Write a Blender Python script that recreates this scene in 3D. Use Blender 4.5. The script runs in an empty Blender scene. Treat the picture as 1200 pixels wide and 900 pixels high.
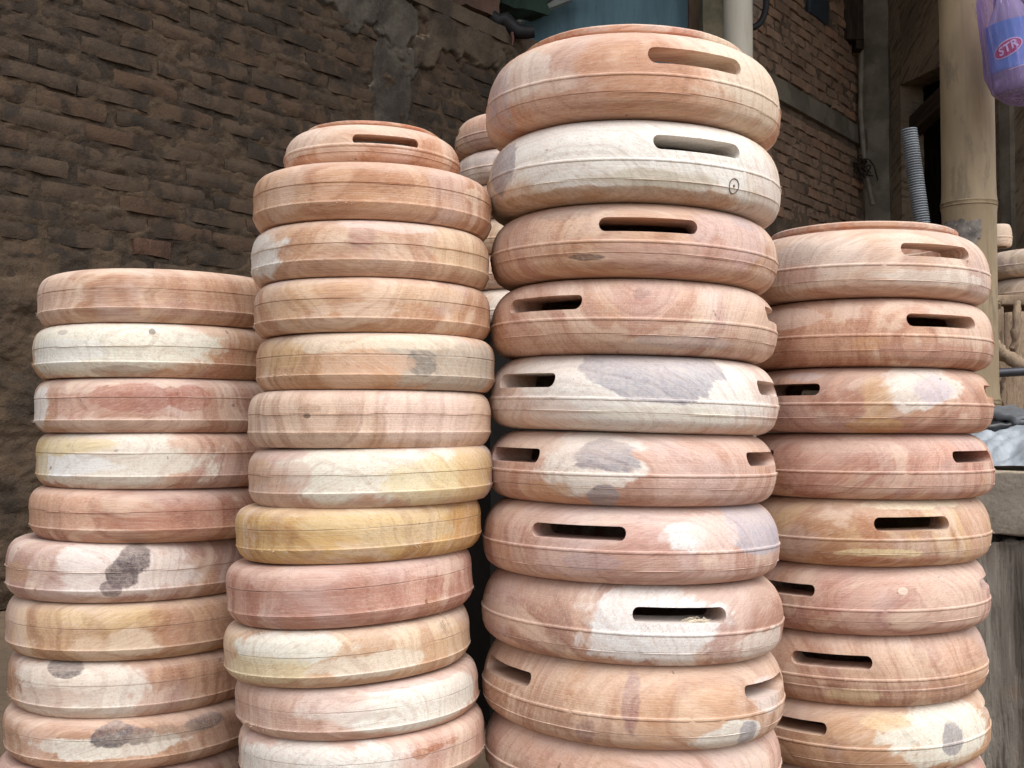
import bpy, bmesh, math, random
import numpy as np
from mathutils import Vector, Matrix, Euler
from mathutils.bvhtree import BVHTree

random.seed(7)
rng = np.random.default_rng(7)
SC = bpy.context.scene
COL = SC.collection
rad = math.radians

# ------------------------------------------------------------------ camera
EYE = 0.50                      # height of the lens above the ground (crouching)
F = 1325.0                      # focal length in photo pixels (photo 1200 px wide)
PITCH = rad(2.2)
cam_d = bpy.data.cameras.new("camera")
cam = bpy.data.objects.new("camera", cam_d)
COL.objects.link(cam)
cam.location = (0, 0, EYE)
cam.rotation_euler = (rad(90) + PITCH, 0, 0)
cam_d.sensor_width = 36.0
cam_d.lens = F / 1200.0 * 36.0
cam_d.clip_start = 0.02
cam_d.clip_end = 500.0
SC.camera = cam
SC.render.resolution_x, SC.render.resolution_y = 1024, 768

# ------------------------------------------------------------------ sky, sun, exposure
SUN_EL, SUN_AZ = rad(56), rad(30)          # soft sun, behind the camera and to its right
wd = bpy.data.worlds.new("World")
SC.world = wd
wd.use_nodes = True
wn = wd.node_tree
wn.nodes.clear()
sky = wn.nodes.new("ShaderNodeTexSky")
sky.sky_type = 'NISHITA'
sky.sun_disc = False
sky.sun_elevation = SUN_EL
sky.sun_rotation = rad(180) - SUN_AZ
sky.air_density, sky.dust_density, sky.ozone_density = 1.0, 3.0, 1.0
hsv = wn.nodes.new("ShaderNodeHueSaturation")
hsv.inputs["Saturation"].default_value = 0.30      # overcast: a nearly grey sky
bg = wn.nodes.new("ShaderNodeBackground")
bg.inputs["Strength"].default_value = 0.12
wo = wn.nodes.new("ShaderNodeOutputWorld")
wn.links.new(sky.outputs[0], hsv.inputs["Color"])
wn.links.new(hsv.outputs[0], bg.inputs[0])
wn.links.new(bg.outputs[0], wo.inputs[0])

sun_d = bpy.data.lights.new("sun", 'SUN')
sun_d.energy = 1.25
sun_d.angle = rad(55)
sun_d.color = (1.0, 0.985, 0.955)
sun = bpy.data.objects.new("sun", sun_d)
COL.objects.link(sun)
sdir = Vector((math.sin(SUN_AZ) * math.cos(SUN_EL), -math.cos(SUN_AZ) * math.cos(SUN_EL), math.sin(SUN_EL)))
sun.rotation_euler = sdir.to_track_quat('Z', 'Y').to_euler()

SC.cycles.use_denoising = True
SC.cycles.caustics_reflective = False
SC.cycles.caustics_refractive = False
SC.cycles.sample_clamp_indirect = 1.5
SC.cycles.diffuse_bounces = 3
SC.view_settings.view_transform = 'Standard'
SC.view_settings.look = 'None'
SC.view_settings.gamma = 1.0
SC.view_settings.use_curve_mapping = False
SC.view_settings.exposure = 0.74

# ------------------------------------------------------------------ helpers
def lin(c):
    return tuple(((v / 255.0) / 12.92 if v / 255.0 <= 0.04045 else (((v / 255.0) + 0.055) / 1.055) ** 2.4) for v in c)

def at(px, py, Y):
    """World point at depth Y seen at photo pixel (px, py)."""
    u, v = (px - 600.0) / F, (450.0 - py) / F
    dx, dy, dz = u, math.cos(PITCH) - v * math.sin(PITCH), math.sin(PITCH) + v * math.cos(PITCH)
    return Vector((dx / dy * Y, Y, EYE + dz / dy * Y))

def tag(o, label=None, cat=None, group=None, kind=None):
    if label: o['label'] = label
    if cat: o['category'] = cat
    if group: o['group'] = group
    if kind: o['kind'] = kind
    return o

def empty(name, loc=(0, 0, 0), rot=(0, 0, 0)):
    o = bpy.data.objects.new(name, None)
    o.empty_display_size = 0.05
    COL.objects.link(o)
    o.location, o.rotation_euler = loc, rot
    return o

def link_mesh(name, me, mat=None, parent=None, loc=(0, 0, 0), rot=(0, 0, 0)):
    o = bpy.data.objects.new(name, me)
    COL.objects.link(o)
    o.location, o.rotation_euler = loc, rot
    if parent: o.parent = parent
    if mat is not None and not me.materials: me.materials.append(mat)
    return o

def mesh_from(name, verts, faces, smooth=None):
    me = bpy.data.meshes.new(name)
    me.from_pydata([tuple(map(float, v)) for v in verts], [], [tuple(int(i) for i in f) for f in faces])
    me.validate()
    if smooth is not None:
        me.shade_smooth() if hasattr(me, "shade_smooth") else None
        me.set_sharp_from_angle(angle=rad(smooth))
    me.update()
    return me

# lattice value noise on numpy arrays (for rough surfaces)
_perm = rng.random((64, 64, 64)).astype(np.float32)
def vnoise(x, y, z):
    x, y, z = np.asarray(x, float), np.asarray(y, float), np.asarray(z, float)
    xi, yi, zi = np.floor(x).astype(int), np.floor(y).astype(int), np.floor(z).astype(int)
    fx, fy, fz = x - xi, y - yi, z - zi
    fx, fy, fz = fx * fx * (3 - 2 * fx), fy * fy * (3 - 2 * fy), fz * fz * (3 - 2 * fz)
    def g(a, b, c): return _perm[(xi + a) & 63, (yi + b) & 63, (zi + c) & 63]
    def l(a, b, t): return a + (b - a) * t
    return l(l(l(g(0,0,0), g(1,0,0), fx), l(g(0,1,0), g(1,1,0), fx), fy),
             l(l(g(0,0,1), g(1,0,1), fx), l(g(0,1,1), g(1,1,1), fx), fy), fz) - 0.5
def fbm(x, y, z, oct=4):
    s, a = 0.0, 1.0
    for k in range(oct):
        s = s + a * vnoise(x * 2 ** k + 7.3 * k, y * 2 ** k + 3.1 * k, z * 2 ** k + 5.7 * k)
        a *= 0.5
    return s

def box_bm(bm, c, size, rot=None):
    m = Matrix.Translation(c)
    if rot is not None: m = m @ rot
    r = bmesh.ops.create_cube(bm, size=1.0, matrix=m @ Matrix.Diagonal((*size, 1)))
    return r['verts']

def bevel_all(bm, w, seg=2):
    bmesh.ops.bevel(bm, geom=list(bm.edges), offset=w, segments=seg, affect='EDGES', profile=0.6)

def bm_obj(name, bm, mat, parent=None, loc=(0, 0, 0), rot=(0, 0, 0), smooth=40):
    me = bpy.data.meshes.new(name)
    bmesh.ops.recalc_face_normals(bm, faces=list(bm.faces))
    bm.to_mesh(me); bm.free()
    if smooth is not None:
        me.shade_smooth(); me.set_sharp_from_angle(angle=rad(smooth))
    return link_mesh(name, me, mat, parent, loc, rot)

def rough_box(name, size, cell, amp, scale, mat, parent=None, loc=(0, 0, 0), rot=(0, 0, 0), seed=0.0, smooth=60, stretch=(1, 1, 1), bev=0.0):
    """A box whose faces are gridded and pushed about by noise: worn stone, cement, timber. Centred on its base."""
    bm = bmesh.new()
    bmesh.ops.create_cube(bm, size=1.0, matrix=Matrix.Translation((0, 0, size[2] / 2)) @ Matrix.Diagonal((*size, 1)))
    if bev: bmesh.ops.bevel(bm, geom=list(bm.edges), offset=bev, segments=2, affect='EDGES', profile=0.5)
    for axis in range(3):
        n = int(size[axis] / cell)
        lo = 0.0 if axis == 2 else -size[axis] / 2
        for k in range(1, n):
            co = [0, 0, 0]; no = [0, 0, 0]
            co[axis] = lo + size[axis] * k / n; no[axis] = 1
            bmesh.ops.bisect_plane(bm, geom=list(bm.verts) + list(bm.edges) + list(bm.faces), plane_co=co, plane_no=no)
    bmesh.ops.recalc_face_normals(bm, faces=list(bm.faces))
    bm.normal_update()
    P = np.array([v.co[:] for v in bm.verts]); N = np.array([v.normal[:] for v in bm.verts])
    q = P * np.array(stretch) / scale + seed
    d = fbm(q[:, 0], q[:, 1], q[:, 2], 4) * amp
    for v, a, b in zip(bm.verts, N, d): v.co += Vector(a) * float(b)
    return bm_obj(name, bm, mat, parent, loc, rot, smooth)

def tube_mesh(name, pts, radii, n=16, smooth=50, cap=True):
    """Tube along a polyline, one radius per point."""
    pts = [Vector(p) for p in pts]
    vs, fs = [], []
    up = Vector((0.13, 0.9, 0.41)).normalized()
    for i, p in enumerate(pts):
        t = (pts[min(i + 1, len(pts) - 1)] - pts[max(i - 1, 0)]).normalized()
        a = t.cross(up); a = a.normalized() if a.length > 1e-5 else Vector((1, 0, 0))
        b = t.cross(a)
        r = radii[i] if hasattr(radii, '__len__') else radii
        for k in range(n):
            w = 2 * math.pi * k / n
            vs.append(p + (a * math.cos(w) + b * math.sin(w)) * r)
    for i in range(len(pts) - 1):
        for k in range(n):
            a, b = i * n + k, i * n + (k + 1) % n
            fs.append((a, b, b + n, a + n))
    if cap:
        fs.append(tuple(range(n))); fs.append(tuple(reversed([(len(pts) - 1) * n + k for k in range(n)])))
    me = mesh_from(name, vs, fs)
    bm = bmesh.new(); bm.from_mesh(me); bmesh.ops.recalc_face_normals(bm, faces=list(bm.faces)); bm.to_mesh(me); bm.free()
    me.shade_smooth(); me.set_sharp_from_angle(angle=rad(smooth))
    return me

# ------------------------------------------------------------------ material builder
class NT:
    def __init__(self, name):
        self.m = bpy.data.materials.new(name); self.m.use_nodes = True
        self.t = self.m.node_tree; self.t.nodes.clear()
        self.out = self.t.nodes.new("ShaderNodeOutputMaterial")
        self.b = self.t.nodes.new("ShaderNodeBsdfPrincipled")
        self.t.links.new(self.b.outputs[0], self.out.inputs[0])
        self.b.inputs["Specular IOR Level"].default_value = 0.25
    def put(self, sock, v):
        if v is None: return
        if hasattr(v, "is_output"): self.t.links.new(v, sock)
        elif sock.type == 'RGBA' and len(v) == 3: sock.default_value = (*v, 1)
        else: sock.default_value = v
    def bs(self, key, v): self.put(self.b.inputs[key], v)
    def math(self, op, a, b=None, c=None, clamp=False):
        n = self.t.nodes.new("ShaderNodeMath"); n.operation = op; n.use_clamp = clamp
        for s, v in zip(n.inputs, (a, b, c)): self.put(s, v)
        return n.outputs[0]
    def vec(self, op, a, b=None, scale=None):
        n = self.t.nodes.new("ShaderNodeVectorMath"); n.operation = op
        self.put(n.inputs[0], a)
        if b is not None: self.put(n.inputs[1], b)
        if scale is not None: self.put(n.inputs["Scale"], scale)
        return n.outputs["Value"] if op in ('LENGTH', 'DISTANCE', 'DOT_PRODUCT') else n.outputs[0]
    def rotz(self, v, ang, axis='Z_AXIS'):
        n = self.t.nodes.new("ShaderNodeVectorRotate"); n.rotation_type = axis
        self.put(n.inputs["Vector"], v); self.put(n.inputs["Angle"], ang)
        return n.outputs[0]
    def comb(self, x, y, z):
        n = self.t.nodes.new("ShaderNodeCombineXYZ")
        for s, v in zip(n.inputs, (x, y, z)): self.put(s, v)
        return n.outputs[0]
    def sep(self, v):
        n = self.t.nodes.new("ShaderNodeSeparateXYZ"); self.put(n.inputs[0], v)
        return n.outputs
    def noise(self, v, scale, detail=3, rough=0.55, dist=0.0, color=False):
        n = self.t.nodes.new("ShaderNodeTexNoise")
        self.put(n.inputs["Vector"], v)
        for k, q in (("Scale", scale), ("Detail", detail), ("Roughness", rough), ("Distortion", dist)): self.put(n.inputs[k], q)
        return n.outputs["Color" if color else "Fac"]
    def noise1(self, w, scale, detail=2):
        n = self.t.nodes.new("ShaderNodeTexNoise"); n.noise_dimensions = '1D'
        self.put(n.inputs["W"], w); self.put(n.inputs["Scale"], scale); self.put(n.inputs["Detail"], detail)
        return n.outputs["Fac"]
    def ss(self, v, lo, hi):
        n = self.t.nodes.new("ShaderNodeMapRange"); n.interpolation_type = 'SMOOTHSTEP'
        for s, q in zip(n.inputs, (v, lo, hi, 0.0, 1.0)): self.put(s, q)
        return n.outputs[0]
    def rng(self, v, lo, hi, a, b):
        n = self.t.nodes.new("ShaderNodeMapRange")
        for s, q in zip(n.inputs, (v, lo, hi, a, b)): self.put(s, q)
        return n.outputs[0]
    def mix(self, f, a, b, mode='MIX'):
        n = self.t.nodes.new("ShaderNodeMix"); n.data_type = 'RGBA'; n.blend_type = mode
        self.put(n.inputs["Factor"], f); self.put(n.inputs["A"], a); self.put(n.inputs["B"], b) if False else None
        self.put(n.inputs[6], a); self.put(n.inputs[7], b)
        return n.outputs[2]
    def attr(self, name):
        n = self.t.nodes.new("ShaderNodeAttribute"); n.attribute_type = 'OBJECT'; n.attribute_name = name
        return n.outputs
    def coord(self, which="Object"):
        return self.t.nodes.new("ShaderNodeTexCoord").outputs[which]
    def geo(self, which): return self.t.nodes.new("ShaderNodeNewGeometry").outputs[which]
    def bump(self, h, strength, dist, prev=None):
        n = self.t.nodes.new("ShaderNodeBump")
        self.put(n.inputs["Height"], h); self.put(n.inputs["Strength"], strength); self.put(n.inputs["Distance"], dist)
        if prev is not None: self.put(n.inputs["Normal"], prev)
        return n.outputs[0]

# ---- turned wood. Object properties steer the log it was cut from and its stains.
def wood_material():
    k = NT("turned_wood")
    P = k.coord()
    x, y, z = k.sep(P)
    lg = k.attr("log")            # rgb: grain angle, pith y, pith z
    ga, cy, cz = k.sep(lg["Vector"])
    lg2 = k.attr("log_b")         # tilt, sapwood radius, seed
    tilt, sapr, seed = k.sep(lg2["Vector"])
    Q = k.rotz(P, ga); Q = k.rotz(Q, tilt, 'Y_AXIS')
    off = k.comb(seed, k.math('MULTIPLY', seed, 1.7), k.math('MULTIPLY', seed, 0.6))
    Qs = k.vec('ADD', Q, off)
    gx, gy, gz = k.sep(Q)
    warp = k.noise(Qs, 9.0, 2, 0.5)
    warp2 = k.noise(k.vec('MULTIPLY', Qs, (0.35, 1, 1)), 28.0, 2, 0.5)
    dy, dz = k.math('SUBTRACT', gy, cy), k.math('SUBTRACT', gz, cz)
    r0 = k.math('SQRT', k.math('ADD', k.math('MULTIPLY', dy, dy), k.math('MULTIPLY', dz, dz)))
    r = k.math('ADD', r0, k.math('MULTIPLY', k.ss(r0, 0.004, 0.075), k.math('ADD', k.math('MULTIPLY', k.math('SUBTRACT', warp, 0.5), 0.045),
                                 k.math('MULTIPLY', k.math('SUBTRACT', warp2, 0.5), 0.008))))
    rs = k.math('ADD', r, seed)
    bands = k.noise1(rs, 55.0, 3)            # broad colour bands between rings
    rings = k.noise1(rs, 210.0, 2)           # single growth rings
    fib = k.noise(k.vec('MULTIPLY', Qs, (9, 220, 220)), 1.0, 3, 0.6)        # long fibres
    blot = k.noise(k.vec('MULTIPLY', Qs, (1.0, 1.6, 1.6)), 14.0, 4, 0.62)     # blotches
    blot2 = k.noise(k.vec('ADD', Qs, (3.1, 5.2, 1.7)), 7.0, 3, 0.6)
    A, B, S = k.attr("heart")["Color"], k.attr("heart_b")["Color"], k.attr("sap")["Color"]
    c = k.mix(k.ss(k.math('ADD', k.math('MULTIPLY', bands, 0.6), k.math('MULTIPLY', blot, 0.4)), 0.45, 0.55), A, B)
    # sapwood outside a ring of the log, ragged
    c = k.mix(k.ss(k.math('ADD', r, k.math('MULTIPLY', k.math('SUBTRACT', blot, 0.5), 0.05)), sapr, k.math('ADD', sapr, 0.012)), c, S)
    # dull mauve / pale blotches
    broad = k.noise1(k.math('ADD', rs, 3.3), 26.0, 2)
    fig = k.noise(k.vec('MULTIPLY', k.vec('ADD', Qs, (2.2, 6.1, 4.4)), (0.4, 1.2, 1.2)), 22.0, 5, 0.6, 0.6)
    c = k.mix(k.math('MULTIPLY', k.ss(k.math('ADD', k.math('MULTIPLY', broad, .5), k.math('MULTIPLY', fig, .5)), 0.52, 0.58), 0.50), c, lin((232, 208, 186)))
    c = k.mix(k.math('MULTIPLY', k.ss(fig, 0.42, 0.375), 0.42), c, B)
    c = k.mix(k.math('MULTIPLY', k.ss(blot2, 0.55, 0.64), 0.40), c, lin((208, 186, 182)))
    c = k.mix(k.math('MULTIPLY', k.ss(blot2, 0.44, 0.36), 0.40), c, lin((200, 152, 112)))
    # stains: position p*, colour c*
    th = k.math('ARCTAN2', x, k.math('MULTIPLY', y, -1.0))
    R = k.attr("radius")["Fac"]
    en = k.noise(k.vec('MULTIPLY', Qs, (0.6, 1, 1)), 34.0, 5, 0.65)
    en2 = k.noise(k.vec('MULTIPLY', Qs, (20, 140, 140)), 1.0, 2, 0.6)
    wob = k.math('ADD', k.math('MULTIPLY', k.math('SUBTRACT', en, 0.5), 2.2), k.math('MULTIPLY', k.math('SUBTRACT', en2, 0.5), 0.7))
    wc = k.sep(k.noise(k.vec('MULTIPLY', k.vec('ADD', Qs, (7.7, 3.3, 1.1)), (0.55, 1.15, 1.15)), 24.0, 6, 0.62, 0.5, color=True))
    w1, w2 = k.math('SUBTRACT', wc[0], 0.5), k.math('SUBTRACT', wc[1], 0.5)
    fine = k.noise(k.vec('ADD', Qs, (9.0, 2.0, 4.0)), 260.0, 3, 0.7)
    for i in range(1, 6):
        pos = k.attr("stain_%d" % i)["Vector"]; px, pz, soft = k.sep(pos)
        siz = k.attr("stain_size_%d" % i)["Vector"]; hw, hh, stren = k.sep(siz)
        col = k.attr("stain_colour_%d" % i)["Color"]
        n = k.t.nodes.new("ShaderNodeMath"); n.operation = 'WRAP'
        k.put(n.inputs[0], k.math('SUBTRACT', th, px)); n.inputs[1].default_value = math.pi; n.inputs[2].default_value = -math.pi
        wa = k.math('MULTIPLY', k.ss(soft, 0.02, 0.10), 1.9)
        u = k.math('ADD', k.math('DIVIDE', k.math('MULTIPLY', n.outputs[0], R), hw), k.math('MULTIPLY', w1, wa))
        w = k.math('ADD', k.math('DIVIDE', k.math('SUBTRACT', z, pz), hh), k.math('MULTIPLY', w2, wa))
        e = k.math('SQRT', k.math('ADD', k.math('MULTIPLY', u, u), k.math('MULTIPLY', w, w)))
        e = k.math('ADD', e, k.math('MULTIPLY', wob, 0.30))
        msk = k.ss(e, k.math('ADD', 1.0, soft), k.math('SUBTRACT', 1.0, soft))
        msk = k.math('MULTIPLY', msk, k.math('MULTIPLY', stren, k.math('MULTIPLY', k.rng(fine, 0.30, 0.68, 1.05, 0.66), k.rng(bands, 0.38, 0.58, 0.90, 1.02))), clamp=True)
        c = k.mix(msk, c, col)
    # growth rings and fibres as slight tone changes
    c = k.mix(k.math('MULTIPLY', k.ss(rings, 0.51, 0.62), 0.15), c, lin((150, 92, 66)), 'MULTIPLY')
    c = k.mix(k.math('MULTIPLY', k.ss(fib, 0.56, 0.74), 0.10), c, lin((160, 118, 98)), 'MULTIPLY')
    c = k.mix(k.math('MULTIPLY', k.ss(fib, 0.46, 0.30), 0.15), c, lin((236, 220, 202)))
    fib2 = k.noise(k.vec('MULTIPLY', Qs, (34, 620, 620)), 1.0, 2, 0.6)
    c = k.mix(k.math('MULTIPLY', k.ss(fib2, 0.54, 0.68), 0.22), c, lin((158, 116, 96)), 'MULTIPLY')
    c = k.mix(k.math('MULTIPLY', k.ss(fib2, 0.45, 0.33), 0.14), c, lin((240, 226, 212)))
    # pale turning dust in fine lathe lines, dark pits
    nzw = k.sep(k.geo("Normal"))[2]
    settle = k.math('MULTIPLY', k.ss(k.math('ADD', nzw, k.math('MULTIPLY', k.math('SUBTRACT', blot, 0.5), 1.6)), 0.2, 0.75), 0.30)
    c = k.mix(settle, c, lin((226, 208, 196)))          # sawdust settled on upward faces
    speck = k.noise(k.vec('ADD', Qs, (2.0, 7.0, 5.0)), 620.0, 2, 0.75)
    c = k.mix(k.math('MULTIPLY', k.ss(speck, 0.58, 0.70), 0.27), c, lin((120, 84, 68)))
    lathe = k.noise1(k.math('ADD', z, seed), 900.0, 2)
    c = k.mix(k.math('MULTIPLY', k.ss(lathe, 0.52, 0.70), 0.16), c, lin((232, 214, 196)))
    pit = k.noise(k.vec('ADD', Qs, (1.0, 8.0, 3.0)), 75.0, 2, 0.5)
    c = k.mix(k.math('MULTIPLY', k.ss(pit, 0.75, 0.79), 0.55), c, lin((92, 66, 52)))
    dust = k.noise(k.vec('ADD', P, off), 1100.0, 2, 0.6)
    c = k.mix(k.math('MULTIPLY', k.ss(dust, 0.56, 0.72), 0.22), c, lin((236, 222, 205)))
    k.bs("Base Color", c)
    k.bs("Roughness", k.rng(fib, 0.3, 0.7, 0.62, 0.80))
    k.b.inputs["Specular IOR Level"].default_value = 0.22
    b = k.bump(fib, 0.30, 0.0010)
    b = k.bump(lathe, 0.22, 0.0008, b)
    b = k.bump(en, 0.16, 0.004, b)
    b = k.bump(k.ss(pit, 0.70, 0.78), -0.5, 0.0012, b)
    b = k.bump(dust, 0.22, 0.0006, b)
    k.bs("Normal", b)
    return k.m
WOOD = wood_material()

def rough_material(name, base, alt, dark, scale=6.0, fine=60.0, bump=0.5, bdist=0.01, dust=None, rough=0.9, dark_amt=0.6, stretch=(1, 1, 1), coord="Object", rand=0.0, dust_lo=0.35):
    """Earth, brick, cement: three tones in large and small blotches, dust on upward faces."""
    k = NT(name)
    P = k.coord(coord)
    if coord == "Object" and rand:
        oi = k.t.nodes.new("ShaderNodeObjectInfo")
        P = k.vec('ADD', P, k.vec('SCALE', k.comb(oi.outputs["Random"], oi.outputs["Random"], oi.outputs["Random"]), scale=17.0))
    G = k.geo("Position")
    W = k.vec('MULTIPLY', P, stretch)
    n1 = k.noise(W, scale, 5, 0.62)
    n2 = k.noise(k.vec('ADD', k.vec('MULTIPLY', G, stretch), (4.0, 1.0, 7.0)), scale * 0.45, 4, 0.6)
    n3 = k.noise(W, fine, 4, 0.68)
    c = k.mix(k.ss(n1, 0.38, 0.62), lin(base), lin(alt))
    if rand:
        c = k.mix(k.math('MULTIPLY', k.ss(oi.outputs["Random"], 0.30, 0.05), 0.35), c, tuple(v * f for v, f in zip(lin(base), (1.15, .85, .72))))
        c = k.mix(k.math('MULTIPLY', k.ss(oi.outputs["Random"], 0.62, 0.95), rand), c, lin(dark))
    c = k.mix(k.math('MULTIPLY', k.ss(n2, 0.48, 0.59), dark_amt), c, lin(dark))
    c = k.mix(k.math('MULTIPLY', k.ss(n3, 0.52, 0.72), 0.45), c, k.mix(0.5, c, lin(dark)))
    c = k.mix(k.math('MULTIPLY', k.ss(n3, 0.46, 0.28), 0.35), c, k.mix(0.5, c, lin(dust or alt)))
    if dust:
        nz = k.sep(k.geo("Normal"))[2]
        c = k.mix(k.math('MULTIPLY', k.ss(k.math('ADD', nz, k.math('MULTIPLY', k.math('SUBTRACT', n3, 0.5), 0.8)), dust_lo, 0.8), 0.85), c, lin(dust))
    n4 = k.noise(W, fine * 2.8, 3, 0.7)
    c = k.mix(k.math('MULTIPLY', k.ss(n4, 0.53, 0.68), 0.42), c, k.mix(0.65, c, (0.006, 0.005, 0.004)))
    c = k.mix(k.math('MULTIPLY', k.ss(n4, 0.45, 0.30), 0.30), c, lin(dust or alt))
    k.bs("Base Color", c); k.bs("Roughness", rough)
    b = k.bump(n1, bump * 0.6, bdist * 1.5)
    b = k.bump(n3, bump, bdist * 0.5, b)
    k.bs("Normal", b)
    return k.m

def plain_material(name, col, rough=0.6, spec=0.3, var=0.12, scale=20.0, bump=0.0, metal=0.0, stretch=(1, 1, 1), streak=None):
    k = NT(name)
    P = k.coord()
    n = k.noise(k.vec('MULTIPLY', P, stretch), scale, 4, 0.6)
    lo = tuple(v * (1 - var * 2.2) for v in lin(col)); hi = tuple(min(1, v * (1 + var)) for v in lin(col))
    c = k.mix(k.ss(n, 0.3, 0.7), lo, hi)
    if streak:
        n2 = k.noise(k.vec('MULTIPLY', k.vec('ADD', P, (3, 1, 2)), (stretch[0], stretch[1], stretch[2])), scale * 3.1, 4, 0.65)
        c = k.mix(k.math('MULTIPLY', k.ss(n2, 0.55, 0.72), 0.6), c, lin(streak))
    k.bs("Base Color", c); k.bs("Roughness", rough); k.bs("Metallic", metal)
    k.b.inputs["Specular IOR Level"].default_value = spec
    if bump: k.bs("Normal", k.bump(k.noise(P, scale * 6, 3, 0.6), bump, 0.003))
    return k.m

M_BRICK = rough_material("dusty_brick", (85, 70, 57), (73, 61, 51), (44, 40, 37), scale=16, fine=110, bump=0.8, bdist=0.008, dust=(108, 93, 79), dark_amt=0.7, rand=0.35)
M_RED_BRICK = rough_material("red_brick", (192, 160, 137), (172, 146, 127), (132, 114, 101), scale=14, fine=80, bump=0.9, bdist=0.014, dust=(176, 154, 134), dark_amt=0.35, rand=0.5)
M_MORTAR = rough_material("earthy_mortar", (88, 72, 57), (75, 62, 50), (42, 38, 34), scale=11, fine=105, bump=0.9, bdist=0.012, dust=(112, 96, 80), dark_amt=0.7)
M_FAR_MORTAR = rough_material('grey_mortar', (138, 121, 105), (120, 106, 93), (84, 74, 66), scale=9, fine=75, bump=0.8, bdist=0.014, dust=(164, 146, 126), dark_amt=0.5)
M_CEMENT = rough_material("grey_cement", (92, 86, 78), (80, 74, 67), (50, 45, 41), scale=8, fine=60, bump=0.6, bdist=0.010, dust=(126, 116, 102), dark_amt=0.7)
M_TAN_PLASTER = rough_material("tan_plaster", (94, 82, 69), (82, 72, 61), (52, 46, 41), scale=7, fine=70, bump=0.6, bdist=0.010, dust=(130, 114, 94), dark_amt=0.65)
M_DARK_CEMENT = rough_material("dark_cement", (158, 152, 138), (138, 132, 120), (94, 88, 80), scale=5, fine=50, bump=0.5, bdist=0.010, dust=(128, 120, 106), dark_amt=0.5)
M_GROUND = rough_material("trodden_earth", (128, 108, 88), (108, 92, 76), (80, 70, 60), scale=1.6, fine=24, bump=0.6, bdist=0.02, dark_amt=0.4)

# ------------------------------------------------------------------ ground, roof
def grid_sheet(name, nx, ny, fn, mat, kind=None, **kw):
    X, Y = np.meshgrid(np.arange(nx), np.arange(ny))
    V = fn(X.ravel() / (nx - 1), Y.ravel() / (ny - 1))
    i = (np.arange(ny - 1)[:, None] * nx + np.arange(nx - 1)[None, :]).ravel()
    Fc = np.stack([i, i + 1, i + 1 + nx, i + nx], 1)
    me = mesh_from(name, V, Fc)
    me.shade_smooth()
    o = link_mesh(name, me, mat, **kw)
    if kind: o['kind'] = kind
    return o

def ground_fn(u, v):
    x, y = (u - 0.5), (v - 0.5)
    x = np.sign(x) * np.abs(x) ** 2 * 240; y = np.sign(y) * np.abs(y) ** 2 * 240 + 1.5
    near = np.clip(1.6 - np.hypot(x, y - 1.2) * 0.2, 0, 1)
    z = fbm(x * 1.3, y * 1.3, 0 * x, 3) * 0.02 * near - 0.012
    return np.stack([x, y, z], 1)
grid_sheet("ground", 161, 161, ground_fn, M_GROUND, kind='structure')

M_ROOF = plain_material("corrugated_sheet", (120, 116, 110), rough=0.6, var=0.25, scale=3)
def roof_fn(u, v):
    x = -7 + 16 * u; y = 2.0 + 11 * v
    return np.stack([x, y, 5.3 + 0.02 * np.sin(x * 2 * math.pi / 0.2) + 0.02 * (y - 2.0)], 1)
grid_sheet("shade_roof", 641, 12, roof_fn, M_ROOF, kind='structure')  # unseen; height and front edge set to shade the background walls

# ------------------------------------------------------------------ brick walls
def brick_meshes(name, n, L, H, D, mat, seed0, worn=0.010):
    """n worn bricks: front at y=-D..0, centred on x and z."""
    out = []
    nx, nz = 6, 3
    for s in range(n):
        vs, fs = [], []
        xs = np.linspace(-L / 2, L / 2, nx + 1); zs = np.linspace(-H / 2, H / 2, nz + 1)
        for j in range(nz + 1):
            for i in range(nx + 1):
                edge = (i in (0, nx)) + (j in (0, nz))
                dx = vnoise(i * 1.7 + s * 9, j * 2.1, seed0) * worn * 0.9
                dz = vnoise(i * 1.3, j * 1.9 + s * 7, seed0 + 4) * worn * 0.9
                dep = -D + (0.003 if edge == 1 else 0.007 if edge == 2 else 0.0) + vnoise(i * 0.9 + s * 5, j * 1.1, seed0 + 9) * worn * 1.3
                vs.append((xs[i] + dx, dep, zs[j] + dz))
        for j in range(nz):
            for i in range(nx):
                a = j * (nx + 1) + i
                fs.append((a, a + 1, a + nx + 2, a + nx + 1))
        # returns to the wall
        loop = [i for i in range(nx + 1)] + [j * (nx + 1) + nx for j in range(1, nz + 1)] + [nz * (nx + 1) + i for i in range(nx - 1, -1, -1)] + [j * (nx + 1) for j in range(nz - 1, 0, -1)]
        base = len(vs)
        for i in loop: vs.append((vs[i][0], 0.02, vs[i][2]))
        m = len(loop)
        for q in range(m):
            fs.append((loop[q], base + q, base + (q + 1) % m, loop[(q + 1) % m]))
        me = mesh_from(name, vs, fs)
        me.shade_smooth(); me.set_sharp_from_angle(angle=rad(50))
        me.materials.append(mat)
        out.append(me)
    return out

# --- the long brick wall on the left: runs away to the right
W_DIR = Vector((0.6, 0.8, 0)); W_P = Vector((-1.29, 3.3, 0)); W_ANG = math.atan2(0.8, 0.6)
def wall_t(px, P=W_P, d=W_DIR):
    q = (px - 600.0) / F
    return (q * P.y - P.x) / (d.x - q * d.y)
def wall_tz(px, py, P=W_P, d=W_DIR):
    t = wall_t(px, P, d)
    return t, at(px, py, P.y + d.y * t).z

T0, T1 = -2.6, 3.3
TOP = EYE + 1.765
wall = empty("brick_wall", W_P, (0, 0, W_ANG))
tag(wall, "long low wall of dark dusty bricks with crumbling mortar behind the shorter stacks", "wall")

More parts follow.
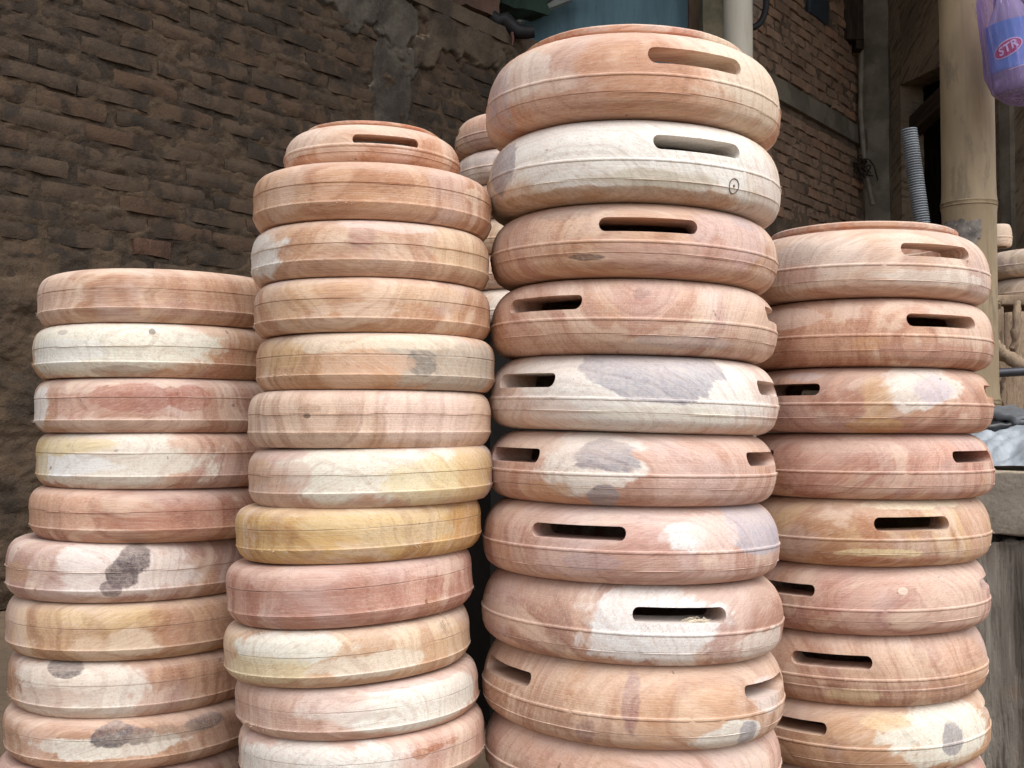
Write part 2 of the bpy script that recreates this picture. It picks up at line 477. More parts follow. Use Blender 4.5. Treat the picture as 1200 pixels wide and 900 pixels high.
COURSE, BL = 0.0640, 0.252
MUD = EYE + 0.42                   # below this the wall is rendered with mud
def mortar_fn(u, v):
    t = T0 + (T1 - T0) * u; z = (TOP - 0.10) * v
    n = fbm(t * 9, z * 14, 0 * t, 5); n2 = fbm(t * 34, z * 44, 0 * t + 3, 4); n3 = np.abs(fbm(t * 22, z * 30, 0 * t + 12, 4)) + np.abs(fbm(t * 55, z * 70, 0 * t + 17, 2)) * .5
    row = (z / COURSE) % 1.0
    lip = np.exp(-((row - 0.06) / 0.16) ** 2) + np.exp(-((row - 1.06) / 0.16) ** 2)       # mortar squeezed out of the bed joints
    y = -0.0075 - np.maximum(0, n - 0.05) * 0.012 - n2 * 0.008 + n3 * 0.009 - lip * np.clip(n + 0.3, 0, 1) * 0.006
    mud = 1 / (1 + np.exp((z - MUD - fbm(t * 3, z * 2, 0 * t + 8, 3) * 0.16) * 28))
    big = fbm(t * 2.6, z * 3.4, 0 * t + 5, 5) * 0.10 + fbm(t * 9, z * 15, 0 * t + 2, 5) * 0.050 + np.abs(fbm(t * 30, z * 38, 0 * t + 21, 3)) * .030
    y = y * (1 - mud) + (-0.030 + big * 0.42) * mud
    return np.stack([t, y, z], 1)
grid_sheet("mortar", 760, 330, mortar_fn, M_MORTAR, parent=wall)
# solid core behind the skin
bm = bmesh.new(); box_bm(bm, ((T0 + T1) / 2, 0.11, (TOP - 0.12) / 2), (T1 - T0, 0.16, TOP - 0.12)); bm_obj("wall_core", bm, M_MORTAR, wall, smooth=None)

bricks = brick_meshes("brick", 16, BL - 0.013, COURSE - 0.014, 0.014, M_BRICK, 3.0, 0.007)
n_rows = int(TOP / COURSE)
PIL0, PIL1 = wall_t(428), wall_t(482)
for rrow in range(n_rows):
    zc = (rrow + 0.5) * COURSE
    if zc > TOP - 0.20 or zc < MUD - 0.02: continue
    jit = random.uniform(-0.02, 0.02)
    kcol = int(T0 / BL) - 1
    while True:
        tc = (kcol + (0.5 if rrow % 2 else 0.0)) * BL + jit; kcol += 1
        if tc > T1: break
        if tc < wall_t(-60): continue
        if PIL0 - 0.12 < tc < PIL1 + 0.12 and zc > EYE + 0.9: 
            if PIL0 - 0.03 < tc < PIL1 + 0.03: continue
        # skip what the plaster cap hides
        t_px = 600 + F * (W_P.x + W_DIR.x * tc) / (W_P.y + W_DIR.y * tc)
        if t_px > 700: continue
        b = link_mesh("brick", random.choice(bricks), None, wall, (tc + random.uniform(-.006, .006), random.uniform(-0.001, 0.005), zc + random.uniform(-.004, .004)),
                      (random.uniform(-.02, .02), random.uniform(-.014, .014), random.uniform(-.012, .012)))
        b.scale = (random.uniform(0.86, 1.04), 1, random.uniform(0.88, 1.08))

# one brick broken open, showing fresh red clay
tr_, zr_ = wall_tz(186, 279)
rb = min((c for c in wall.children if c.name.split('.')[0] == 'brick'), key=lambda c: (c.location.x - tr_) ** 2 + (c.location.z - zr_) ** 2 * 4)
rb.data = rb.data.copy(); rb.data.materials[0] = rough_material("broken_red_brick", (104, 76, 61), (92, 69, 57), (58, 48, 42), scale=22, fine=120, bump=.9, bdist=.01, dark_amt=.5)
rb['label'] = "broken brick showing red clay"; rb.location.y -= .008; rb.scale.x *= .55

def plaster_patch(name, t0, t1, zf_lo, zf_hi, depth, mat, seed, ragged=0.06, n=(150, 60), amp=0.02):
    """Lump of render on the wall: its lower and side edges sink raggedly into the wall."""
    def fn(u, v):
        t = t0 + (t1 - t0) * u
        lo, hi = zf_lo(t), zf_hi(t)
        z = lo + (hi - lo) * v
        rag = fbm(t * 9 + seed, z * 9, 0 * t + seed, 4)
        e = np.minimum((z - lo) / ragged, np.minimum((t - t0) / ragged, (t1 - t) / ragged)) + rag * 2.2
        e = np.clip(e, 0, 1); e = e * e * (3 - 2 * e)
        y = 0.03 - e * (0.03 + depth) + fbm(t * 12, z * 12, 0 * t + seed + 2, 4) * amp
        return np.stack([t, y, z], 1)
    return grid_sheet(name, n[0], n[1], fn, mat, parent=wall)
tcap0 = wall_t(270)
tc1 = wall_t(498)
plaster_patch("cement_cap", tcap0, tc1, lambda t: TOP - 0.10 - 0.36 * np.clip((t - tcap0) / (tc1 - tcap0), 0, 1) ** 0.9, lambda t: TOP + 0 * t, 0.020, M_CEMENT, 1.0, ragged=0.09, n=(200, 90), amp=0.014)
plaster_patch("plaster_cap", wall_t(474), T1, lambda t: TOP - 0.34 + 0 * t, lambda t: TOP + 0.004 + 0 * t, 0.030, M_TAN_PLASTER, 5.0, ragged=0.14, n=(260, 80), amp=0.016)
plaster_patch("cement_pilaster", PIL0, PIL1, lambda t: EYE + 0.6 + 0 * t, lambda t: TOP - 0.02 + 0 * t, 0.014, M_CEMENT, 9.0, ragged=0.025, n=(60, 200), amp=0.012)
o = rough_box("wall_top", (T1 - tcap0, 0.24, 0.06), 0.03, 0.02, 0.08, M_TAN_PLASTER, wall, ((T1 + tcap0) / 2, 0.085, TOP - 0.066), seed=2.0)

# --- the taller far wall of red bricks, its concrete band and corner column
F_T0, F_T1 = wall_t(842), wall_t(1016)
F_TOP = EYE + 3.75
far = empty("far_brick_wall", W_P, (0, 0, W_ANG))
tag(far, "tall far wall of reddish bricks with a pale concrete band across it", "wall")
def far_fn(u, v):
    t = F_T0 + (F_T1 - F_T0) * u; z = F_TOP * v
    y = 0.0 - fbm(t * 8, z * 10, 0 * t + 1, 4) * 0.03 - fbm(t * 30, z * 30, 0 * t + 6, 3) * 0.012
    return np.stack([t, y, z], 1)
grid_sheet("mortar", 150, 220, far_fn, M_FAR_MORTAR, parent=far)
bm = bmesh.new(); box_bm(bm, ((F_T0 + F_T1) / 2, 0.12, F_TOP / 2), (F_T1 - F_T0, 0.16, F_TOP)); bm_obj("wall_core", bm, M_FAR_MORTAR, far, smooth=None)
BAND = EYE + 2.22
o = rough_box("concrete_band", (F_T1 - F_T0, 0.06, 0.14), 0.04, 0.012, 0.1, M_DARK_CEMENT, far, ((F_T0 + F_T1) / 2, 0.0, BAND - 0.08), seed=4.0)
fb = brick_meshes("brick", 8, 0.237, 0.060, 0.012, M_RED_BRICK, 11.0)
win_t0, win_z0 = wall_t(949), wall_tz(960, 22)[1]
win_t1 = wall_t(973)
for rrow in range(12, int(F_TOP / 0.072)):
    zc = (rrow + 0.5) * 0.072
    if zc < EYE + 1.35 or zc > EYE + 3.35 or abs(zc - BAND) < 0.11: continue
    kcol = int(F_T0 / 0.25) - 1
    while True:
        tc = (kcol + (0.5 if rrow % 2 else 0)) * 0.25; kcol += 1
        if tc > F_T1 - 0.12: break
        if tc < F_T0 + 0.12: continue
        if win_t0 - 0.1 < tc < win_t1 + 0.1 and zc > win_z0 - 0.03: continue
        b = link_mesh("brick", random.choice(fb), None, far, (tc + random.uniform(-.006, .006), random.uniform(-0.008, 0.006), zc), (random.uniform(-.03, .03), random.uniform(-.012, .012), 0))
        b.scale = (random.uniform(0.9, 1.02), 1, random.uniform(0.9, 1.08))
M_BLUEGLASS = plain_material("blue_pane", (62, 78, 92), rough=0.35, spec=0.5, var=0.1, scale=4)
bm = bmesh.new(); box_bm(bm, ((win_t0 + win_t1) / 2, -0.012, win_z0 + 0.30), (win_t1 - win_t0 - 0.03, 0.03, 0.6)); bevel_all(bm, 0.006); bm_obj("window_pane", bm, M_BLUEGLASS, far)

cor = W_P + W_DIR * (F_T1 + 0.18)
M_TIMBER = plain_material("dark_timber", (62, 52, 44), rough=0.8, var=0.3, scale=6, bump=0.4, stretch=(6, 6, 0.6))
o = rough_box("concrete_column", (0.30, 0.30, F_TOP + 0.1), 0.06, 0.02, 0.12, M_DARK_CEMENT, None, (cor.x, cor.y - 0.02, -0.02), (0, 0, W_ANG + 0.15), seed=6.0)
tag(o, "square stained concrete column at the corner of the far walls", "column", kind='thing')

# --- the wall that comes back towards us on the right, with a dark doorway
R_DIR = Vector((0.276, -0.961, 0)); R_P = Vector((cor.x + 0.10, cor.y - 0.12, 0))
R_ANG = math.atan2(R_DIR.y, R_DIR.x)
rw = empty("side_wall", R_P, (0, 0, R_ANG))
tag(rw, "dim plastered side wall with slanting trowel marks and a dark doorway", "wall", kind='thing')
k = NT("trowelled_plaster")
Pc = k.coord(); Pr = k.rotz(Pc, rad(38), 'Y_AXIS')
ns = k.noise(k.vec('MULTIPLY', Pr, (6, 6, 44)), 1.0, 4, 0.65); nb = k.noise(Pc, 3.0, 4, 0.6)
cc = k.mix(k.ss(nb, 0.35, 0.65), lin((168, 150, 128)), lin((142, 128, 112)))
cc = k.mix(k.math('MULTIPLY', k.ss(ns, 0.5, 0.64), 0.75), cc, lin((96, 84, 72)))
k.bs("Base Color", cc); k.bs("Roughness", 0.92); k.bs("Normal", k.bump(ns, 0.8, 0.02))
M_TROWEL = k.m
td0, td1 = wall_t(1060, R_P, R_DIR), wall_t(1150, R_P, R_DIR)
zl = at(1085, 88, R_P.y + R_DIR.y * wall_t(1085, R_P, R_DIR)).z
R_LEN = 3.2
def wall_piece(name, t0, t1, z0, z1, seed):
    o = rough_box(name, (t1 - t0, 0.2, z1 - z0), 0.08, 0.02, 0.2, M_TROWEL, rw, ((t0 + t1) / 2, -0.10 if False else 0.10, z0), seed=seed)
    return o
wall_piece("wall_panel", 0.0, td0, 0, F_TOP, 1.0)
wall_piece("wall_panel", td1, R_LEN, 0, F_TOP, 2.0)
wall_piece("wall_panel", td0 + 0.003, td1 - 0.003, zl, F_TOP, 3.0)
tp = wall_t(1188, R_P, R_DIR)
rough_box("plaster_strip", (0.10, 0.05, F_TOP), 0.05, 0.012, 0.1, M_DARK_CEMENT, rw, (tp, -0.012, 0), seed=7.0)
# the dark room behind the doorway: back, sides, top
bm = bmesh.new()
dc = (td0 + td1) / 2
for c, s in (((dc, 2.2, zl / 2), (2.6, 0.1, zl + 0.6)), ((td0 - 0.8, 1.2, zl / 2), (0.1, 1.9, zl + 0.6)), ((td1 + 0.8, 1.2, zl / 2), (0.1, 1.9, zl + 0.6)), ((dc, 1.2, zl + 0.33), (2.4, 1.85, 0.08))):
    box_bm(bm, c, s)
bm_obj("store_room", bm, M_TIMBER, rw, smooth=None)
p0, p1 = at(1068, 152, R_P.y + R_DIR.y * td0 + 0.1), at(1130, 92, R_P.y + R_DIR.y * td1 + 0.1)
br = p1 - p0
o = bpy.data.objects.new("wooden_brace", bpy.data.meshes.new("wooden_brace")); 
bm = bmesh.new(); box_bm(bm, (0, 0, br.length / 2), (0.10, 0.14, br.length + 0.25)); bevel_all(bm, 0.008)
o = bm_obj("wooden_brace", bm, plain_material("brace_timber", (84, 72, 60), rough=0.85, var=0.25, scale=5, stretch=(5, 5, .6)), None, p0, br.to_track_quat('Z', 'Y').to_euler())
tag(o, "dark slanting timber brace across the doorway behind the bamboo pole", "beam", kind='thing')

# --- pipe and box on the far wall
def pxpath(pts, Y): return [at(a, b, Y) for a, b in pts]
M_CONDUIT = plain_material("grey_conduit", (150, 142, 130), rough=0.55, var=0.15, scale=8)
Yc = W_P.y + W_DIR.y * wall_t(1010) - 0.12
cp = pxpath([(1011, 8), (1010, 45), (1009, 90), (1008.5, 130), (1011, 165), (1014, 195), (1019, 220), (1023, 240)], Yc)
root = empty("wall_conduit", cp[-1])
tag(root, "thin grey conduit pipe running down the far brick wall beside the concrete column", "pipe")
me = tube_mesh("pipe", [p - cp[-1] for p in cp], 0.020, 12); link_mesh("pipe", me, M_CONDUIT, root)
bm = bmesh.new()
for q in range(14):
    a = random.uniform(0, 6.28); v = Vector((math.cos(a), -0.4, math.sin(a)))
    c = at(1010, 192, Yc - 0.02) - cp[-1]
    c2 = c + Vector((random.uniform(-.03, .03), 0, random.uniform(-.05, .05))); w2 = Vector((random.uniform(-1, 1), -.3, random.uniform(-1, 1)))
    pts = [c2, c2 + v * 0.035, c2 + v * .05 + w2 * .03, c2 + v * .04 + w2 * .07, c2 + w2 * random.uniform(.08, .11) + Vector((0, 0, -.03))]
    mm = tube_mesh("x", pts, 0.006, 5); bm.from_mesh(mm); bpy.data.meshes.remove(mm)
o = bm_obj("wire_tie", bm, M_TIMBER, root)
c = at(997, 18, Yc - 0.05)
bm = bmesh.new(); box_bm(bm, (0, 0, 0), (0.145, 0.16, 0.42)); bevel_all(bm, 0.01); box_bm(bm, (0.045, -0.02, -0.235), (0.06, 0.1, 0.08))
o = bm_obj("switch_box", bm, M_TIMBER, None, c, (0, 0, W_ANG - 0.9)); tag(o, "dark box fixed high on the far wall above the conduit pipe", "box")

# --- things standing between the two walls, over the big stack
M_BLUE = plain_material("blue_paint", (98, 130, 144), rough=0.65, var=0.10, scale=3, streak=(82, 106, 116), stretch=(5, 5, 0.8), bump=0.2)
M_BROWNPOST = plain_material("brown_post_paint", (120, 100, 82), rough=0.8, var=0.15, scale=8, stretch=(4, 4, .6), bump=.3)
Yb = 5.75
a, b = at(596, 50, Yb), at(806, 50, Yb)
board = empty("blue_board", (0.5 * (a.x + b.x), Yb, 0)); tag(board, "faded blue painted board standing behind the tallest stack", "board")
bm = bmesh.new(); box_bm(bm, (0, 0, 1.55), (b.x - a.x, 0.04, 3.1)); bevel_all(bm, 0.004); bm_obj("panel", bm, M_BLUE, board)
bm = bmesh.new(); box_bm(bm, ((b.x - a.x) / 2 + 0.032, -0.01, 1.6), (0.064, 0.07, 3.2)); bevel_all(bm, 0.006); bm_obj("edge_post", bm, M_BROWNPOST, board)
# dark windscreen shape and pale curved rim resting against the board
M_GLOSSDARK = plain_material("dark_sheet", (24, 34, 34), rough=0.3, spec=0.5, var=0.1)
M_PALE = plain_material("pale_plastic", (150, 156, 152), rough=0.45, var=0.15, scale=6)
Ys = Yb - 0.16
def prism_px(name, pts, Y, th, mat, parent=None, origin=Vector((0, 0, 0)), bev=0.006):
    bm = bmesh.new()
    f = [bm.verts.new(at(p[0], p[1], Y) - origin) for p in pts]
    fa = bm.faces.new(f)
    ex = bmesh.ops.extrude_face_region(bm, geom=[fa])
    for v in ex['geom']:
        if isinstance(v, bmesh.types.BMVert): v.co.y += th
    return bm_obj(name, bm, mat, parent, origin, smooth=30)
org = at(610, 24, Ys)
ws = empty("windscreen", org); tag(ws, "dark curved windscreen with a pale rim leaning on the blue board", "windscreen")
prism_px("screen_sheet", [(583, 13), (600, 14), (622, 11), (640, 5), (652, -4), (660, -30), (590, -30)], Ys, 0.05, M_GLOSSDARK, ws, org).location = (0, 0, 0)
prism_px("rim", [(590, 14), (604, 14.5), (622, 12), (640, 5.5), (655, -4), (670, -20), (690, -20), (668, 0), (640, 11), (622, 20), (607, 27), (600, 24)], Ys - 0.012, 0.045, M_PALE, ws, org).location = (0, 0, 0)
# green and brown cloths over the wall top
M_RUBBER = plain_material("black_rubber", (34, 33, 36), rough=0.6, spec=0.3, var=0.15)
Yt = 4.95
pts = pxpath([(572, 8), (577, 20), (584, 26), (592, 23), (600, 32), (607, 37), (617, 38), (626, 37)], Yt)
me = tube_mesh("rubber_tube", [p - pts[0] for p in pts], [0.018, 0.03, 0.036, 0.036, 0.036, 0.034, 0.03, 0.026], 14)
o = link_mesh("rubber_tube", me, M_RUBBER, None, pts[0]); tag(o, "bent black rubber tube hanging over the top of the low brick wall", "tube")
pts = pxpath([(600, 38), (601, 46), (600, 53)], Yt - 0.03)
strap = link_mesh("strap_end", tube_mesh("strap_end", [p - pxpath([(572, 8)], Yt)[0] for p in pts], [0.008, 0.007, 0.004], 8), plain_material("red_strap", (92, 60, 52)), o)
M_GREENCLOTH = plain_material("dark_green_cloth", (44, 62, 54), rough=0.9, var=0.2, scale=8)
rt = rough_box("rolled_tarpaulin", (0.30, 0.14, 0.34), 0.03, 0.07, 0.12, M_GREENCLOTH, None, at(606, 14, 5.35), (0.1, 0, 0.7), seed=3.0)
tag(rt, "dark green tarpaulin bundle behind the top of the low wall", "tarpaulin")
rt = rough_box("clay_block", (0.24, 0.14, 0.34), 0.03, 0.03, 0.12, plain_material("brown_clay", (92, 72, 62), rough=0.9, var=0.2, scale=8), None, at(552, 18, 4.9), (0, 0, W_ANG), seed=8.0)
tag(rt, "brown clay block standing on the end of the low wall", "block")

M_MOSSY = rough_material("mossy_concrete", (128, 120, 100), (104, 100, 84), (62, 58, 48), scale=7, fine=50, bump=.5, dark_amt=.8)
Yp = 5.6
c = at(835, 30, Yp)
o = rough_box("concrete_post", (0.115, 0.12, 4.0), 0.04, 0.012, 0.1, M_MOSSY, None, (c.x, Yp, 0), seed=5.0); tag(o, "grey mossy concrete post between the blue board and the white pipe", "post", kind='thing')
M_PVC = plain_material("white_pvc", (176, 170, 156), rough=0.45, var=0.06, scale=4, streak=(160, 152, 138), stretch=(3, 3, .5))
c = at(865, 30, 4.3)
me = tube_mesh("white_pipe", [(0, 0, 0), (0, 0, 2.0), (0, 0, 4.05)], 34 / 2 / F * 4.3, 40)
o = link_mesh("white_pipe", me, M_PVC, None, (c.x, 4.3, 0)); tag(o, "upright white plastic pipe rising behind the tallest stack", "pipe")
# round wire grille hanging behind the pipe
gc = at(879, 0, 5.5); GR = 0.095
gr = empty("round_grille", gc, (rad(90), 0, rad(12))); tag(gr, "black round wire grille half hidden behind the white pipe", "grille")
ring = [(math.cos(w) * GR * 0.9, math.sin(w) * GR * 1.45, 0) for w in np.linspace(0, 2 * math.pi, 49)]
link_mesh("rim", tube_mesh("rim", ring, 0.016, 10, cap=False), M_RUBBER, gr)
M_WIRE = plain_material("grey_wire", (120, 120, 118), rough=.4)
for q in range(10):
    w = math.pi * q / 10
    e = (math.cos(w) * GR * 0.86, math.sin(w) * GR * 1.4, 0)
    link_mesh("spoke", tube_mesh("spoke", [(-e[0], -e[1], 0), (0, 0, -0.01), e], 0.0022, 6), M_WIRE, gr)

# ------------------------------------------------------------------ drum shells
def lathe(name, prof, n, wob=None):
    """Closed profile (r, z) turned about z; wob(theta, r, z) -> extra radius."""
    pr = np.array(prof); m = len(pr)
    th = np.arange(n) * 2 * math.pi / n
    rr = np.repeat(pr[:, 0][None, :], n, 0); zz = np.repeat(pr[:, 1][None, :], n, 0); tt = np.repeat(th[:, None], m, 1)
    if wob is not None:
        rr = rr + wob(tt, rr, zz)
    V = np.stack([rr * np.cos(tt), rr * np.sin(tt), zz], -1).reshape(-1, 3)
    i = np.arange(n)[:, None] * m; j = np.arange(m)[None, :]
    i2 = ((np.arange(n) + 1) % n)[:, None] * m; j2 = (np.arange(m) + 1) % m; j2 = j2[None, :]
    Fc = np.stack([(i + j), (i2 + j), (i2 + j2), (i + j2)], -1).reshape(-1, 4)
    me = mesh_from(name, V, Fc)
    return me

def arc_prof(points, per=6):
    """Smooth (Catmull-Rom) outline through points; a point given twice is a corner."""
    out = []
    P = [np.array(p, float) for p in points]
    for i in range(len(P) - 1):
        if np.allclose(P[i], P[i + 1]): continue
        p0 = P[i - 1] if i > 0 and not np.allclose(P[i - 1], P[i]) else 2 * P[i] - P[i + 1]
        p3 = P[i + 2] if i + 2 < len(P) and not np.allclose(P[i + 2], P[i + 1]) else 2 * P[i + 1] - P[i]
        for k in range(per):
            t = k / per
            out.append(0.5 * ((2 * P[i]) + (-p0 + P[i + 1]) * t + (2 * p0 - 5 * P[i] + 4 * P[i + 1] - p3) * t * t + (-p0 + 3 * P[i] - 3 * P[i + 1] + p3) * t ** 3))
    out.append(P[-1])
    return [tuple(o) for o in out]

def plain_profile(R, h):
    g = 0.0009
    o = [(0.915, 0.0), (0.930, 0.008), (0.930, 0.008), (0.968, 0.095), (0.9935, 0.205), (0.9935, 0.205)]
    lo = arc_prof(o, 4)
    edge = [(0.998, 0.228), (1.0, 0.242), (0.9965, 0.256)]
    mid = arc_prof([(0.9955, 0.275), (0.994, 0.38), (0.995, 0.48), (0.997, 0.555)], 4)
    top = arc_prof([(0.998, 0.60), (0.993, 0.71), (0.976, 0.84), (0.943, 0.935), (0.90, 0.985), (0.86, 1.0)], 4)
    P = [(r * R, z * h) for r, z in lo + edge + mid]
    P += [(0.997 * R, 0.572 * h), (0.997 * R - 0.0010, 0.577 * h), (0.998 * R - 0.0010, 0.584 * h), (0.998 * R, 0.589 * h)]
    P += [(r * R, z * h) for r, z in top]
    P += [(0.66 * R, 1.0 * h), (0.65 * R, 0.97 * h), (0.66 * R, 0.5 * h), (0.66 * R, 0.03 * h), (0.67 * R, 0.0)]
    return P

def slotted_profile(R, h, open_top=True):
    lo = arc_prof([(0.80, 0.0), (0.84, 0.008), (0.905, 0.045), (0.955, 0.13), (0.976, 0.235)], 5)
    mid = arc_prof([(0.980, 0.262), (0.986, 0.33), (0.988, 0.40)], 3)
    top = arc_prof([(0.984, 0.44), (0.978, 0.55), (0.962, 0.68), (0.930, 0.81), (0.885, 0.91), (0.83, 0.975), (0.78, 1.0)], 5)
    P = [(r * R, z * h) for r, z in lo]
    P += [(0.9770 * R, 0.242 * h), (0.9770 * R - 0.0007, 0.248 * h), (0.9795 * R, 0.256 * h)]
    P += [(r * R, z * h) for r, z in mid]
    P += [(0.988 * R, 0.41 * h), (0.985 * R, 0.43 * h)]
    P += [(r * R, z * h) for r, z in top]
    P += ([(0.655 * R, 1.0 * h), (0.645 * R, 0.97 * h)] if open_top else [(0.30 * R, 1.0 * h), (0.0008, 1.0 * h), (0.0008, 0.955 * h), (0.30 * R, 0.95 * h), (0.655 * R, 0.93 * h)])  # closed top plate is added to keep light out of the slots
    P += [ (0.68 * R, 0.75 * h), (0.69 * R, 0.5 * h), (0.68 * R, 0.25 * h), (0.65 * R, 0.02 * h), (0.66 * R, 0.0)]
    return P

def bead_profile(R, h):
    z0 = 0.415 * h; w = 0.0017; d = 0.0010; r0 = 0.986 * R
    return [(r0 - 0.002, z0 - w), (r0 + d * 0.5, z0 - w * 0.95), (r0 + d * 0.9, z0 - w * 0.45), (r0 + d, z0), (r0 + d * 0.85, z0 + w * 0.5), (r0 + d * 0.4, z0 + w * 0.95), (r0 - 0.002, z0 + w * 1.25)]

def collar_profile(R, h, rc=0.752):
    t = 0.0
    P = [(rc - 0.10, 0.985), (rc - 0.012, 0.985), (rc - 0.012, 1.012), (rc - 0.020, 1.022), (rc - 0.020, 1.045), (rc, 1.055), (rc + 0.004, 1.075), (rc + 0.002, 1.115), (rc - 0.012, 1.135), (rc - 0.08, 1.14), (rc - 0.09, 1.13)]
    return [(r * R, z * h) for r, z in P]

def cut_slots(me, R, h, n=3, dz=0.0, kz=1.0, kw=1.0):
    bm = bmesh.new()
    hz = random.uniform(.085, .10) * h * kz; cz = (0.645 + dz) * h; hw = random.uniform(.29, .315) * R * kw
    for q in range(n):
        a = -math.pi / 2 + q * 2 * math.pi / n
        out = []
        for s, c0 in ((1, 0), (-1, math.pi)):
            for e in np.linspace(-math.pi / 2, math.pi / 2, 9):
                out.append((s * (hw - hz * 0.9) + hz * 0.9 * math.cos(e + c0), cz + hz * math.sin(e + c0) * 1.0))
        rad_v, tan_v = Vector((math.cos(a), math.sin(a), 0)), Vector((-math.sin(a), math.cos(a), 0))
        A = [bm.verts.new(tan_v * u + rad_v * (1.2 * R) + Vector((0, 0, w))) for u, w in out]
        B = [bm.verts.new(tan_v * u + rad_v * (0.40 * R) + Vector((0, 0, w))) for u, w in out]
        m = len(out)
        bm.faces.new(A); bm.faces.new(list(reversed(B)))
        for i in range(m): bm.faces.new((A[i], B[i], B[(i + 1) % m], A[(i + 1) % m]))
    bmesh.ops.recalc_face_normals(bm, faces=list(bm.faces))
    cm = bpy.data.meshes.new("slot_cutter"); bm.to_mesh(cm); bm.free()
    oc, ob = bpy.data.objects.new("slot_cutter", cm), bpy.data.objects.new("slot_blank", me)
    COL.objects.link(oc); COL.objects.link(ob)
    md = ob.modifiers.new("slots", 'BOOLEAN'); md.operation = 'DIFFERENCE'; md.object = oc
    try: md.solver = 'MANIFOLD'
    except Exception: md.solver = 'EXACT'
    dg = bpy.context.evaluated_depsgraph_get()
    res = bpy.data.meshes.new_from_object(ob.evaluated_get(dg))
    bpy.data.objects.remove(ob); bpy.data.objects.remove(oc); bpy.data.meshes.remove(cm)
    return res

COLS = {  # display tones of the timber
 'W': (240, 234, 226), 'C': (234, 222, 192), 'G': (150, 146, 152), 'D': (84, 73, 76), 'Y': (212, 170, 100), 'T': (200, 156, 116),
 'K': (202, 156, 138), 'R': (168, 98, 80), 'M': (190, 168, 168), 'P': (222, 192, 174), 'O': (196, 138, 102), 'B': (150, 104, 78), 'L': (196, 192, 186)}
def alb(c):
    L = tuple(v ** 0.87 for v in lin(c)); g = 0.3 * L[0] + 0.55 * L[1] + 0.15 * L[2]
    return tuple(min(0.84, (v * 0.92 + g * 0.08) * ALB * t * (0.90 + 0.12 * min(1, g / 0.62) ** 2)) for v, t in zip(L, (1.0, 1.0, 0.99)))
ALB = 1.0

